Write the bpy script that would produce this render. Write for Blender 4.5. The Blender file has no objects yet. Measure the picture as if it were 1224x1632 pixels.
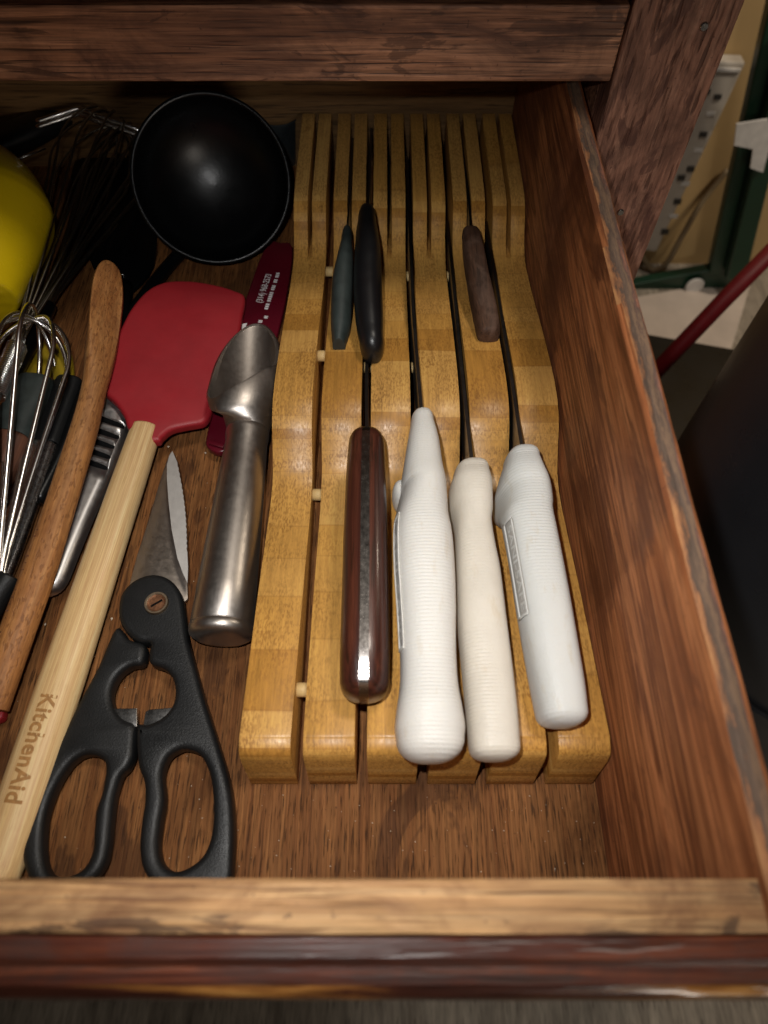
import bpy, bmesh, math, random
from mathutils import Vector, Matrix
random.seed(7)
R = math.radians
sc = bpy.context.scene
COL = sc.collection

# ------------------------------------------------------------------ camera, world, lights, exposure
H = 0.32                      # lens height above the drawer bottom (m)
PITCH = 59.5                  # degrees below the horizon
FPX = 1085.0                  # focal length in photo pixels (1224 x 1632)
cam_d = bpy.data.cameras.new('camera')
cam_d.sensor_fit = 'VERTICAL'
cam_d.sensor_height = 9.8
cam_d.sensor_width = 7.35
cam_d.lens = 9.8 * FPX / 1632.0
cam_d.clip_start = 0.01
cam_d.clip_end = 50
cam_d.dof.use_dof = True
cam_d.dof.focus_distance = 0.36
cam_d.dof.aperture_fstop = 2.5
cam = bpy.data.objects.new('camera', cam_d)
COL.objects.link(cam)
cam.location = (0, 0, H)
cam.rotation_euler = (R(90 - PITCH), 0, 0)
sc.camera = cam

w = bpy.data.worlds.new('World'); sc.world = w; w.use_nodes = True
w.node_tree.nodes['Background'].inputs[0].default_value = (1.0, 0.90, 0.78, 1)
w.node_tree.nodes['Background'].inputs[1].default_value = 0.004

def lamp(name, kind, loc, target, energy, color, **kw):
    d = bpy.data.lights.new(name, kind); d.energy = energy; d.color = color
    for k, v in kw.items(): setattr(d, k, v)
    o = bpy.data.objects.new(name, d); COL.objects.link(o); o.location = loc
    o.rotation_euler = (Vector(target) - Vector(loc)).to_track_quat('-Z', 'Y').to_euler()
    return o
# the phone's flash beside the lens, and the kitchen's ceiling lamp
lamp('phone_flash', 'SPOT', (-0.020, 0.022, H + 0.016), (-0.005, 0.165, 0.0), 3.35, (1.0, 0.985, 0.965),
     spot_size=R(92), spot_blend=1.0, shadow_soft_size=0.004)
lamp('ceiling_lamp', 'AREA', (0.42, 0.40, 1.70), (0.0, 0.2, 0), 9.0, (1.0, 0.91, 0.79), shape='DISK', size=0.26)
lamp('front_fill', 'AREA', (0.75, -1.50, 0.45), (0.05, 0.36, 0.12), 6.5, (1.0, 0.90, 0.78), shape='SQUARE', size=0.40)  # fill light added from the front for rail and stile, no actual window
lamp('wall_fill', 'AREA', (1.20, 0.80, 0.85), (0.85, 1.3, 0.0), 10.0, (1.0, 0.86, 0.68), shape='DISK', size=0.2)  # unseen fill light added to brighten the tan wall

sc.view_settings.view_transform = 'Standard'
sc.view_settings.look = 'None'
sc.view_settings.exposure = 0.0
sc.view_settings.gamma = 1.0
sc.view_settings.use_curve_mapping = False
sc.render.engine = 'CYCLES'
sc.cycles.use_denoising = True
sc.cycles.max_bounces = 6
sc.cycles.caustics_reflective = False
sc.cycles.caustics_refractive = False

# ------------------------------------------------------------------ measuring the photograph
SD, CD = math.sin(R(PITCH)), math.cos(R(PITCH))
def ray(u, v):
    t = 816 - v
    return Vector((u - 612, FPX * CD + SD * t, -FPX * SD + CD * t))
def P(u, v, zc=0.0):
    """point seen at pixel u, v at height zc (cm) above the drawer bottom"""
    d = ray(u, v); s = (zc / 100 - H) / d.z
    return Vector((0, 0, H)) + d * s
def Py(u, v, y):
    d = ray(u, v); return Vector((0, 0, H)) + d * (y / d.y)
def Pn(u, v, p0, n):
    d = ray(u, v); o = Vector((0, 0, H)); return o + d * ((p0 - o).dot(n) / d.dot(n))
def Wd(px, v, zc):
    d = ray(612, v); return px * (H - zc / 100) / -d.z

# ------------------------------------------------------------------ object helpers
def link(o, parent=None):
    COL.objects.link(o)
    if parent is not None:
        o.parent = parent
        o.matrix_parent_inverse = Matrix.Translation(parent_loc[parent.name]).inverted() if parent.name in parent_loc else Matrix()
    return o
parent_loc = {}
def thing(name, label, cat, loc=(0, 0, 0), group=None):
    o = bpy.data.objects.new(name, None); o.empty_display_size = 0.02
    COL.objects.link(o); o.location = loc; parent_loc[o.name] = Vector(loc)
    o['label'] = label; o['category'] = cat
    if group: o['group'] = group
    return o
def tag(o, label=None, cat=None, group=None, kind=None):
    for k, v in (('label', label), ('category', cat), ('group', group), ('kind', kind)):
        if v: o[k] = v
    return o
def mesh(name, verts, faces, mat, parent=None, smooth=False, mw=None, auto=None):
    me = bpy.data.meshes.new(name); me.from_pydata([tuple(v) for v in verts], [], faces); me.update()
    bm = bmesh.new(); bm.from_mesh(me); bmesh.ops.recalc_face_normals(bm, faces=bm.faces); bm.to_mesh(me); bm.free()
    return fin(name, me, mat, parent, smooth, mw, auto)
def fin(name, me, mat, parent=None, smooth=False, mw=None, auto=None):
    if mat: 
        me.materials.clear(); me.materials.append(mat)
    if smooth or auto:
        for p in me.polygons: p.use_smooth = True
    if auto: me.set_sharp_from_angle(angle=R(auto))
    o = bpy.data.objects.new(name, me)
    link(o, parent)
    if mw is not None: o.matrix_basis = mw
    return o
def bevel(o, wd, seg=2, ang=30):
    m = o.modifiers.new('bevel', 'BEVEL'); m.width = wd; m.segments = seg; m.limit_method = 'ANGLE'; m.angle_limit = R(ang)
    return o
def box(name, lo, hi, mat, parent=None, bv=0.0, seg=2, cuts=None):
    (x0, y0, z0), (x1, y1, z1) = lo, hi
    v = [(x0,y0,z0),(x1,y0,z0),(x1,y1,z0),(x0,y1,z0),(x0,y0,z1),(x1,y0,z1),(x1,y1,z1),(x0,y1,z1)]
    f = [(0,3,2,1),(4,5,6,7),(0,1,5,4),(1,2,6,5),(2,3,7,6),(3,0,4,7)]
    o = mesh(name, v, f, mat, parent)
    if bv: bevel(o, bv, seg)
    return o
def extr_x(name, prof, x0, x1, mat, parent=None, bv=0.0, seg=2, ang=30):
    """side profile (y, z) pushed along x"""
    n = len(prof)
    v = [(x0, y, z) for y, z in prof] + [(x1, y, z) for y, z in prof]
    f = [tuple(range(n)), tuple(range(2*n-1, n-1, -1))] + [(i, (i+1) % n, n + (i+1) % n, n + i) for i in range(n)]
    o = mesh(name, v, f, mat, parent)
    if bv: bevel(o, bv, seg, ang)
    return o
def rings(name, rs, mat, parent=None, mw=None, cap=True, smooth=True, auto=None):
    n = len(rs[0]); v = [p for r in rs for p in r]; f = []
    for k in range(len(rs) - 1):
        for i in range(n):
            f.append((k*n+i, k*n+(i+1) % n, (k+1)*n+(i+1) % n, (k+1)*n+i))
    if cap:
        f.append(tuple(range(n))); f.append(tuple(range((len(rs)-1)*n, len(rs)*n)))
    return mesh(name, v, f, mat, parent, smooth, mw, auto)
def supell(rx, rz, p, n):
    out = []
    for i in range(n):
        a = 2 * math.pi * (i + 0.5) / n
        c, s = math.cos(a), math.sin(a)
        out.append((rx * math.copysign(abs(c) ** (2 / p), c), rz * math.copysign(abs(s) ** (2 / p), s)))
    return out
def interp(st, m):
    """catmull-rom through stations, m steps each"""
    out = []
    n = len(st)
    for i in range(n - 1):
        a, b, c, d = st[max(i-1, 0)], st[i], st[i+1], st[min(i+2, n-1)]
        for k in range(m):
            t = k / m
            out.append(tuple(0.5 * ((2*q) + (-p + r) * t + (2*p - 5*q + 4*r - s) * t*t + (-p + 3*q - 3*r + s) * t**3)
                             for p, q, r, s in zip(a, b, c, d)))
    out.append(tuple(st[-1]))
    return out
def loft_y(name, st, mat, parent=None, mw=None, n=28, p=2.3, m=5, seed=None):
    """st: (y, cx, cz, rx, rz); superellipse sections across y, rounded ends"""
    st = interp(st, m)
    rs = []
    for y, cx, cz, rx, rz in st:
        rs.append([(cx + a, y, cz + b) for a, b in supell(max(rx, 1e-5), max(rz, 1e-5), p, n)])
    return rings(name, rs, mat, parent, mw)
def px_stations(st, v0, v1, m=6, pw=2.4):
    """st: (v, uleft, uright, ztop, zbot) in photo pixels / cm; rounded closures out to v0 (far) and v1 (near)"""
    s2 = []
    for v, ul, ur, zt, zb in st:
        zm = zt - 0.35 * (zt - zb)
        a, b = P(ul, v, zm), P(ur, v, zm)
        s2.append((a.y, (a.x + b.x) / 2, (zt + zb) / 200, (b.x - a.x) / 2, (zt - zb) / 200))
    mid = interp(s2, m)
    y0 = P(612, v0, (st[0][3] + st[0][4]) / 2).y; y1 = P(612, v1, (st[-1][3] + st[-1][4]) / 2).y
    def cap(a, nxt, ye):
        out = []
        dx = (a[1] - nxt[1]) / (a[0] - nxt[0])
        for t in (0.25, 0.5, 0.7, 0.84, 0.93, 0.98, 0.999):
            k = (1 - t ** pw) ** (1 / pw); y = a[0] + (ye - a[0]) * t
            out.append((y, a[1] + dx * (y - a[0]), a[2], a[3] * max(k, .02), a[4] * max(k, .02)))
        return out
    return cap(mid[0], mid[3], y0)[::-1] + mid + cap(mid[-1], mid[-4], y1)
def px_handle(name, st, v0, v1, mat, parent, n=36, p=2.5, lean=0.0):
    mid = px_stations(st, v0, v1)
    rs = [[(cx + a + lean * (b - 0.4 * rz), y, cz + b) for a, b in supell(rx, rz, p, n)] for y, cx, cz, rx, rz in mid]
    return rings(name, rs, mat, parent)
def frame(p0, p1, up=Vector((0, 0, 1))):
    y = (p1 - p0).normalized(); x = y.cross(up).normalized(); z = x.cross(y)
    return Matrix(((x.x, y.x, z.x, p0.x), (x.y, y.y, z.y, p0.y), (x.z, y.z, z.z, p0.z), (0, 0, 0, 1)))
def tube_geo(path, r, n=8, closed=False):
    pts = [Vector(p) for p in path]; V = []; F = []
    up = Vector((0.123, 0.31, 0.94)).normalized(); N = len(pts)
    prev = None
    for i, p in enumerate(pts):
        t = (pts[(i+1) % N] - pts[i-1]) if closed else (pts[min(i+1, N-1)] - pts[max(i-1, 0)])
        t.normalize()
        if prev is None: a = t.cross(up).normalized()
        else: a = (prev - t * prev.dot(t)).normalized()
        prev = a; b = t.cross(a)
        rr = r[i] if isinstance(r, (list, tuple)) else r
        for k in range(n):
            q = 2 * math.pi * k / n
            V.append(p + a * math.cos(q) * rr + b * math.sin(q) * rr)
    for i in range(N if closed else N - 1):
        j = (i + 1) % N
        for k in range(n): F.append((i*n+k, i*n+(k+1) % n, j*n+(k+1) % n, j*n+k))
    if not closed:
        F.append(tuple(range(n))); F.append(tuple(range((N-1)*n, N*n)))
    return V, F
def tube(name, path, r, mat, parent=None, n=8, closed=False, mw=None):
    V, F = tube_geo(path, r, n, closed); return mesh(name, V, F, mat, parent, True, mw)
def smooth_path(pts, m=6):
    return [Vector(p) for p in interp([tuple(p) for p in pts], m)]
def lathe(name, prof, mat, parent=None, mw=None, n=48, auto=None):
    rs = [[(r * math.cos(2*math.pi*i/n), r * math.sin(2*math.pi*i/n), z) for i in range(n)] for r, z in prof]
    return rings(name, rs, mat, parent, mw, cap=True, auto=auto or 40)
def smooth_loop(pts, m=5):
    n = len(pts); out = []
    for i in range(n):
        a, b, c, d = pts[i-1], pts[i], pts[(i+1) % n], pts[(i+2) % n]
        for k in range(m):
            t = k / m
            out.append(tuple(0.5 * ((2*q) + (-p + r)*t + (2*p - 5*q + 4*r - s)*t*t + (-p + 3*q - 3*r + s)*t**3) for p, q, r, s in zip(a, b, c, d)))
    return out
def curve_mesh(name, loops, depth, bv, res=2):
    cu = bpy.data.curves.new(name, 'CURVE'); cu.dimensions = '2D'; cu.fill_mode = 'BOTH'
    cu.extrude = max(depth / 2 - bv, 0); cu.bevel_depth = bv; cu.bevel_resolution = res
    if bv: cu.offset = -bv
    for lp in loops:
        s = cu.splines.new('POLY'); s.points.add(len(lp) - 1); s.use_cyclic_u = True
        for q, (x, y) in zip(s.points, lp): q.co = (x, y, 0, 1)
    o = bpy.data.objects.new(name, cu); COL.objects.link(o)
    dg = bpy.context.evaluated_depsgraph_get(); me = bpy.data.meshes.new_from_object(o.evaluated_get(dg))
    bpy.data.objects.remove(o); bpy.data.curves.remove(cu)
    return me
def plate(name, loops, p0, nrm, depth, bv, mat, parent=None, sm=4, auto=35, res=2):
    """outline loops in photo pixels, laid on the plane (p0, nrm); nrm = top side"""
    nrm = Vector(nrm).normalized(); x = Vector((1, 0, 0)); x = (x - nrm * x.dot(nrm)).normalized(); y = nrm.cross(x)
    L = []
    for lp in loops:
        l2 = []
        for u, v in lp:
            d = Pn(u, v, p0, nrm) - p0; l2.append((d.dot(x), d.dot(y)))
        L.append(smooth_loop(l2, sm) if sm > 1 else l2)
    me = curve_mesh(name, L, depth, bv, res)
    mw = Matrix(((x.x, y.x, nrm.x, p0.x), (x.y, y.y, nrm.y, p0.y), (x.z, y.z, nrm.z, p0.z), (0, 0, 0, 1)))
    bm = bmesh.new(); bm.from_mesh(me); bmesh.ops.remove_doubles(bm, verts=bm.verts, dist=1e-6); bm.to_mesh(me); bm.free()
    return fin(name, me, mat, parent, False, mw, auto)
def text_mesh(body, size, depth=0.0, offset=0.0, spacing=1.0):
    cu = bpy.data.curves.new('text', 'FONT'); cu.body = body; cu.size = size; cu.align_x = 'CENTER'; cu.align_y = 'CENTER'
    cu.extrude = depth; cu.offset = offset; cu.space_character = spacing; cu.resolution_u = 3
    o = bpy.data.objects.new('text', cu); COL.objects.link(o)
    dg = bpy.context.evaluated_depsgraph_get(); me = bpy.data.meshes.new_from_object(o.evaluated_get(dg))
    bpy.data.objects.remove(o); bpy.data.curves.remove(cu)
    return me

# ------------------------------------------------------------------ materials
class M:
    def __init__(s, name, rough=0.5, metal=0.0, spec=0.5, color=None, coat=0.0, coat_rough=0.1):
        s.m = bpy.data.materials.new(name); s.m.use_nodes = True; s.t = s.m.node_tree
        s.b = s.t.nodes['Principled BSDF']
        s.set('Roughness', rough); s.set('Metallic', metal); s.set('Specular IOR Level', spec)
        if coat: s.set('Coat Weight', coat); s.set('Coat Roughness', coat_rough)
        if color: s.set('Base Color', (*color, 1))
        s.co = None
    def set(s, k, v):
        if hasattr(v, 'is_linked') or isinstance(v, bpy.types.NodeSocket): s.t.links.new(v, s.b.inputs[k])
        else: s.b.inputs[k].default_value = v
    def node(s, typ, **ins):
        n = s.t.nodes.new(typ)
        for k, v in ins.items():
            if hasattr(n, k) and not k in n.inputs: setattr(n, k, v)
            else: s.into(n.inputs[k], v)
        return n
    def into(s, sock, v):
        if isinstance(v, bpy.types.NodeSocket): s.t.links.new(v, sock)
        else: sock.default_value = v
    def coords(s):
        if s.co is None: s.co = s.t.nodes.new('ShaderNodeTexCoord').outputs['Object']
        return s.co
    def mapped(s, scale, loc=(0, 0, 0), rot=(0, 0, 0), src=None, rnd=0.0):
        n = s.t.nodes.new('ShaderNodeMapping')
        c = src or s.coords()
        if rnd:
            oi = s.t.nodes.new('ShaderNodeObjectInfo')
            v = s.t.nodes.new('ShaderNodeVectorMath'); v.operation = 'SCALE'
            cb = s.t.nodes.new('ShaderNodeCombineXYZ')
            for k in range(3): s.t.links.new(oi.outputs['Random'], cb.inputs[k])
            s.t.links.new(cb.outputs[0], v.inputs[0]); v.inputs['Scale'].default_value = rnd
            a = s.t.nodes.new('ShaderNodeVectorMath'); a.operation = 'ADD'
            s.t.links.new(c, a.inputs[0]); s.t.links.new(v.outputs[0], a.inputs[1]); c = a.outputs[0]
        s.t.links.new(c, n.inputs[0]); n.inputs['Location'].default_value = loc; n.inputs['Rotation'].default_value = rot; n.inputs['Scale'].default_value = scale
        return n.outputs[0]
    def noise(s, vec, scale=1.0, detail=4.0, rough=0.55, dist=0.0):
        n = s.t.nodes.new('ShaderNodeTexNoise'); s.t.links.new(vec, n.inputs['Vector'])
        n.inputs['Scale'].default_value = scale; n.inputs['Detail'].default_value = detail
        n.inputs['Roughness'].default_value = rough; n.inputs['Distortion'].default_value = dist
        return n.outputs[0]
    def voro(s, vec, scale=1.0, feature='F1'):
        n = s.t.nodes.new('ShaderNodeTexVoronoi'); n.feature = feature; s.t.links.new(vec, n.inputs['Vector']); n.inputs['Scale'].default_value = scale
        return n.outputs['Distance']
    def ramp(s, fac, stops, interp='LINEAR'):
        n = s.t.nodes.new('ShaderNodeValToRGB'); n.color_ramp.interpolation = interp; s.t.links.new(fac, n.inputs[0])
        e = n.color_ramp.elements
        while len(e) < len(stops): e.new(0.5)
        for k, (p, c) in enumerate(stops):
            e[k].position = p; e[k].color = (*c, 1) if hasattr(c, '__len__') else (c, c, c, 1)
        return n.outputs[0]
    def mix(s, fac, a, b, mode='MIX'):
        n = s.t.nodes.new('ShaderNodeMix'); n.data_type = 'RGBA'; n.blend_type = mode
        for sock, v in ((n.inputs[0], fac), (n.inputs[6], a), (n.inputs[7], b)):
            if isinstance(v, bpy.types.NodeSocket): s.t.links.new(v, sock)
            elif hasattr(v, '__len__'): sock.default_value = (*v, 1)
            else: sock.default_value = v
        return n.outputs[2]
    def math(s, op, a, b=0.0, clamp=False):
        n = s.t.nodes.new('ShaderNodeMath'); n.operation = op; n.use_clamp = clamp
        s.into(n.inputs[0], a); s.into(n.inputs[1], b); return n.outputs[0]
    def sep(s, vec):
        n = s.t.nodes.new('ShaderNodeSeparateXYZ'); s.t.links.new(vec, n.inputs[0]); return n.outputs
    def bump(s, h, strength=0.3, dist=0.001):
        n = s.t.nodes.new('ShaderNodeBump'); n.inputs['Strength'].default_value = strength; n.inputs['Distance'].default_value = dist
        s.t.links.new(h, n.inputs['Height'])
        prev = s.b.inputs['Normal']
        if prev.is_linked: s.t.links.new(prev.links[0].from_socket, n.inputs['Normal'])
        s.t.links.new(n.outputs[0], s.b.inputs['Normal'])

def plain(name, col, rough=0.5, metal=0.0, spec=0.5, var=0.12, scale=60, bumpk=0.0, coat=0.0):
    m = M(name, rough, metal, spec, coat=coat)
    n = m.noise(m.mapped((1, 1, 1)), scale, 5, 0.6)
    c = m.ramp(n, [(0.3, tuple(max(x * (1 - var), 0) for x in col)), (0.7, tuple(min(x * (1 + var), 1) for x in col))])
    m.set('Base Color', c)
    m.set('Roughness', m.ramp(m.noise(m.mapped((1, 1, 1), (3, 1, 2)), scale * 0.6, 6, 0.65), [(0.3, max(rough - 0.07, 0.02)), (0.7, min(rough + 0.09, 1))]))
    if bumpk: m.bump(m.noise(m.mapped((1, 1, 1)), scale * 14, 3, 0.6), bumpk, 0.0005)
    return m.m

def stretch(axis, along, across):
    return tuple(along if k == axis else across for k in range(3))

def wood(name, stops, axis=1, along=3.0, across=45.0, pore=(0.25, 420.0, 9.0), pore_col=(0.02, 0.010, 0.005), rough=0.45, bumpk=0.25,
         blotch=0.0, blotch_col=(0.02, 0.012, 0.01), blotch_scale=18, spec=0.4, dist=1.2, rnd=0.0, coat=0.0, streak=(0.30, 0.75), fine=7.0, stain=None):
    m = M(name, rough, 0, spec, coat=coat)
    g = m.noise(m.mapped(stretch(axis, along, across), rnd=rnd), 1.0, 7, 0.6, dist)
    c = m.ramp(g, stops)
    f = m.noise(m.mapped(stretch(axis, along * 4, across * fine), (1.3, 4.1, 2.2), rnd=rnd), 1.0, 4, 0.65, 0.3)
    c = m.mix(0.7, c, m.ramp(f, [(0.3, streak[0]), (0.7, streak[1])]), 'OVERLAY')
    pv = m.noise(m.mapped(stretch(axis, pore[2] * 4, pore[1] * 1.6), (7, 2, 5), rnd=rnd), 1.0, 2, 0.5)
    pm = m.ramp(pv, [(0.56, 0.0), (0.66, 1.0)])
    c = m.mix(m.math('MULTIPLY', pm, pore[0] * 2.2, True), c, pore_col)
    if blotch:
        bl = m.noise(m.mapped(stretch(axis, 0.6, 1.0), (9, 3, 1), rnd=rnd), blotch_scale, 6, 0.65, 0.8)
        bm_ = m.ramp(bl, [(0.46, 0.0), (0.66, 1.0)])
        c = m.mix(m.math('MULTIPLY', bm_, blotch, True), c, blotch_col)
        m.set('Roughness', m.ramp(bl, [(0.3, rough), (0.7, min(rough + 0.2, 1))]))
    if stain:
        # sharper-edged water marks, dents and dirt with a shape of their own
        sn = m.noise(m.mapped(stretch(axis, stain[1] * 0.35, stain[1]), (2, 8, 4)), 1.0, 5, 0.6, 1.5)
        c = m.mix(m.math('MULTIPLY', m.ramp(sn, [(0.57, 0.0), (0.60, 1.0)]), stain[0]), c, stain[2])
        sp_ = m.noise(m.mapped((1, 1, 1), (4, 8, 1)), 420, 2, 0.5)
        c = m.mix(m.math('MULTIPLY', m.ramp(sp_, [(0.70, 0.0), (0.74, 1.0)]), 0.6), c, stain[2])
    m.set('Base Color', c)
    m.bump(m.math('SUBTRACT', f, m.math('MULTIPLY', pm, 0.9)), bumpk, 0.0006)
    return m.m

MAT = {}
MAT['floor'] = wood('drawer_bottom_wood', [(0.25, (0.095, 0.034, 0.011)), (0.45, (0.165, 0.064, 0.020)), (0.60, (0.22, 0.094, 0.031)), (0.8, (0.13, 0.048, 0.015))],
                    1, 6, 200, pore=(0.34, 800, 22), spec=0.12, rough=0.6, blotch=0.6, blotch_scale=20, blotch_col=(0.050, 0.018, 0.007), streak=(0.16, 0.86), fine=5.0, bumpk=0.4,
                    stain=(0.55, 22, (0.05, 0.02, 0.009)))
MAT['side'] = wood('drawer_side_wood', [(0.22, (0.09, 0.029, 0.012)), (0.40, (0.29, 0.100, 0.037)), (0.50, (0.44, 0.170, 0.066)), (0.56, (0.17, 0.056, 0.022)), (0.66, (0.38, 0.142, 0.053)), (0.8, (0.21, 0.071, 0.028))],
                   1, 2.6, 40, pore=(0.16, 600, 5), rough=0.45, spec=0.18, blotch=0.8, blotch_scale=16, blotch_col=(0.115, 0.040, 0.020), bumpk=0.15, dist=2.0, streak=(0.2, 0.8), fine=16,
                   stain=(0.5, 24, (0.11, 0.040, 0.020)))
MAT['cab'] = wood('cabinet_wood_x', [(0.25, (0.085, 0.035, 0.019)), (0.45, (0.29, 0.130, 0.070)), (0.72, (0.52, 0.265, 0.155))],
                  0, 5, 120, pore=(0.42, 420, 5), pore_col=(0.04, 0.017, 0.011), rough=0.5, blotch=0.85, blotch_scale=24, blotch_col=(0.085, 0.038, 0.027), bumpk=0.5, streak=(0.15, 0.85), dist=0.8,
                  stain=(0.6, 40, (0.05, 0.022, 0.016)))
MAT['cabv'] = wood('cabinet_wood_z', [(0.25, (0.14, 0.060, 0.038)), (0.5, (0.36, 0.175, 0.115)), (0.72, (0.50, 0.27, 0.18))],
                   2, 16, 85, pore=(0.3, 260, 12), pore_col=(0.07, 0.028, 0.02), rough=0.48, blotch=0.8, blotch_scale=34, blotch_col=(0.12, 0.055, 0.038), bumpk=1.0, dist=1.2, streak=(0.2, 0.8),
                   stain=(0.6, 60, (0.09, 0.036, 0.028)))
MAT['raw'] = wood('raw_pine_edge', [(0.25, (0.15, 0.062, 0.022)), (0.42, (0.37, 0.20, 0.08)), (0.6, (0.44, 0.265, 0.12)), (0.75, (0.28, 0.135, 0.052))],
                  0, 4, 170, pore=(0.35, 500, 6), pore_col=(0.10, 0.04, 0.016), rough=0.55, blotch=0.8, blotch_scale=44, blotch_col=(0.15, 0.062, 0.026), bumpk=0.5, streak=(0.15, 0.85),
                  stain=(0.75, 60, (0.055, 0.026, 0.014)))
MAT['varn'] = wood('dark_varnished_front', [(0.25, (0.020, 0.006, 0.004)), (0.5, (0.075, 0.019, 0.010)), (0.75, (0.20, 0.052, 0.018))],
                   0, 5, 110, pore=(0.2, 200, 8), rough=0.26, blotch=0.8, blotch_scale=40, blotch_col=(0.040, 0.022, 0.018), bumpk=0.3, coat=0.6, streak=(0.2, 0.8))
MAT['wornred'] = wood('worn_red_ridge', [(0.25, (0.022, 0.007, 0.005)), (0.5, (0.085, 0.022, 0.011)), (0.75, (0.22, 0.066, 0.027))], 0, 9, 260, rough=0.35, coat=0.3, streak=(0.2, 0.8), blotch=0.6, blotch_scale=50)
MAT['wornlip'] = wood('worn_orange_lip', [(0.30, (0.012, 0.005, 0.004)), (0.50, (0.040, 0.012, 0.007)), (0.60, (0.22, 0.09, 0.022)), (0.72, (0.46, 0.24, 0.07))], 0, 11, 120, rough=0.25, coat=0.6, streak=(0.25, 0.75), dist=0.5)
MAT['backw'] = wood('drawer_back_wood', [(0.25, (0.11, 0.055, 0.02)), (0.6, (0.20, 0.11, 0.042))], 0, 5, 60, rough=0.6)  # wood colour darkened to carry the rail's shadow on this panel
MAT['bamboo_h'] = wood('bamboo_handle', [(0.25, (0.52, 0.31, 0.13)), (0.5, (0.66, 0.44, 0.21)), (0.75, (0.74, 0.54, 0.29))], 1, 4, 330,
                       pore=(0.08, 700, 30), pore_col=(0.35, 0.18, 0.06), rough=0.5, bumpk=0.12, dist=0.3)
MAT['spoon'] = wood('old_beech_spoon', [(0.25, (0.20, 0.070, 0.018)), (0.5, (0.38, 0.165, 0.050)), (0.75, (0.47, 0.235, 0.085))], 1, 9, 120,
                    pore=(0.25, 420, 60), pore_col=(0.14, 0.05, 0.014), rough=0.5, blotch=0.5, blotch_scale=45, blotch_col=(0.17, 0.055, 0.016), bumpk=0.35)
MAT['rosewood'] = wood('rosewood_scale', [(0.3, (0.012, 0.004, 0.003)), (0.5, (0.045, 0.013, 0.008)), (0.7, (0.08, 0.023, 0.012))], 1, 3, 420,
                       pore=(0.3, 520, 9), rough=0.30, bumpk=0.1, dist=0.2, coat=0.2)
MAT['brownknife'] = wood('worn_brown_handle', [(0.3, (0.035, 0.016, 0.009)), (0.6, (0.085, 0.040, 0.022))], 1, 8, 160, rough=0.6, blotch=0.5, blotch_scale=90, blotch_col=(0.17, 0.10, 0.07))
MAT['darkwood'] = wood('dark_wood_grip', [(0.3, (0.08, 0.03, 0.018)), (0.6, (0.20, 0.085, 0.05))], 1, 8, 120, rough=0.5)

def bamboo_block():
    m = M('laminated_bamboo', 0.36, 0, 0.45)
    base = m.mapped((1, 1, 1), rnd=0.0090)
    z = m.sep(base)[2]
    wob = m.noise(m.mapped((3, 9, 1), rnd=1.1), 1.0, 2, 0.5)
    h = m.math('ADD', m.math('MULTIPLY', z, 1 / 0.0034), m.math('MULTIPLY', wob, 0.6))
    layer = m.math('FLOOR', h)
    wn = m.t.nodes.new('ShaderNodeTexWhiteNoise'); wn.noise_dimensions = '1D'; m.t.links.new(layer, wn.inputs['W'])
    tone = m.ramp(wn.outputs['Value'], [(0.0, (0.36, 0.162, 0.028)), (0.3, (0.51, 0.258, 0.056)), (0.7, (0.56, 0.297, 0.074)), (1.0, (0.62, 0.352, 0.105))])
    # fibre bundles: dashes along the slat, dots across the ends
    fib = m.noise(m.mapped((1250, 420, 800), rnd=2.0), 1.0, 2, 0.5)
    fm = m.ramp(fib, [(0.46, 0.0), (0.60, 1.0)])
    frac = m.math('FRACT', h)
    dens = m.ramp(m.noise(m.mapped((40, 20, 260), (1, 7, 3), rnd=6.0), 1.0, 3, 0.6), [(0.35, 0.10), (0.65, 1.0)])
    c = m.mix(m.math('MULTIPLY', m.math('MULTIPLY', fm, dens), 0.62), tone, (0.20, 0.075, 0.012))
    line = m.ramp(frac, [(0.0, 1.0), (0.035, 0.0), (0.97, 0.0), (1.0, 1.0)])
    c = m.mix(m.math('MULTIPLY', line, 0.30), c, (0.22, 0.085, 0.018))
    soft = m.noise(m.mapped((30, 12, 60), rnd=5.0), 1.0, 4, 0.6)
    c = m.mix(0.45, c, m.ramp(soft, [(0.3, 0.34), (0.7, 0.68)]), 'OVERLAY')
    long_ = m.noise(m.mapped((700, 26, 300), (2, 2, 2), rnd=4.0), 1.0, 4, 0.65)
    c = m.mix(0.5, c, m.ramp(long_, [(0.3, 0.30), (0.7, 0.72)]), 'OVERLAY')
    m.set('Base Color', c)
    m.set('Roughness', m.ramp(fib, [(0.3, 0.33), (0.7, 0.48)]))
    m.bump(fib, 0.10, 0.0003)
    return m.m
MAT['bamboo'] = bamboo_block()

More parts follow.
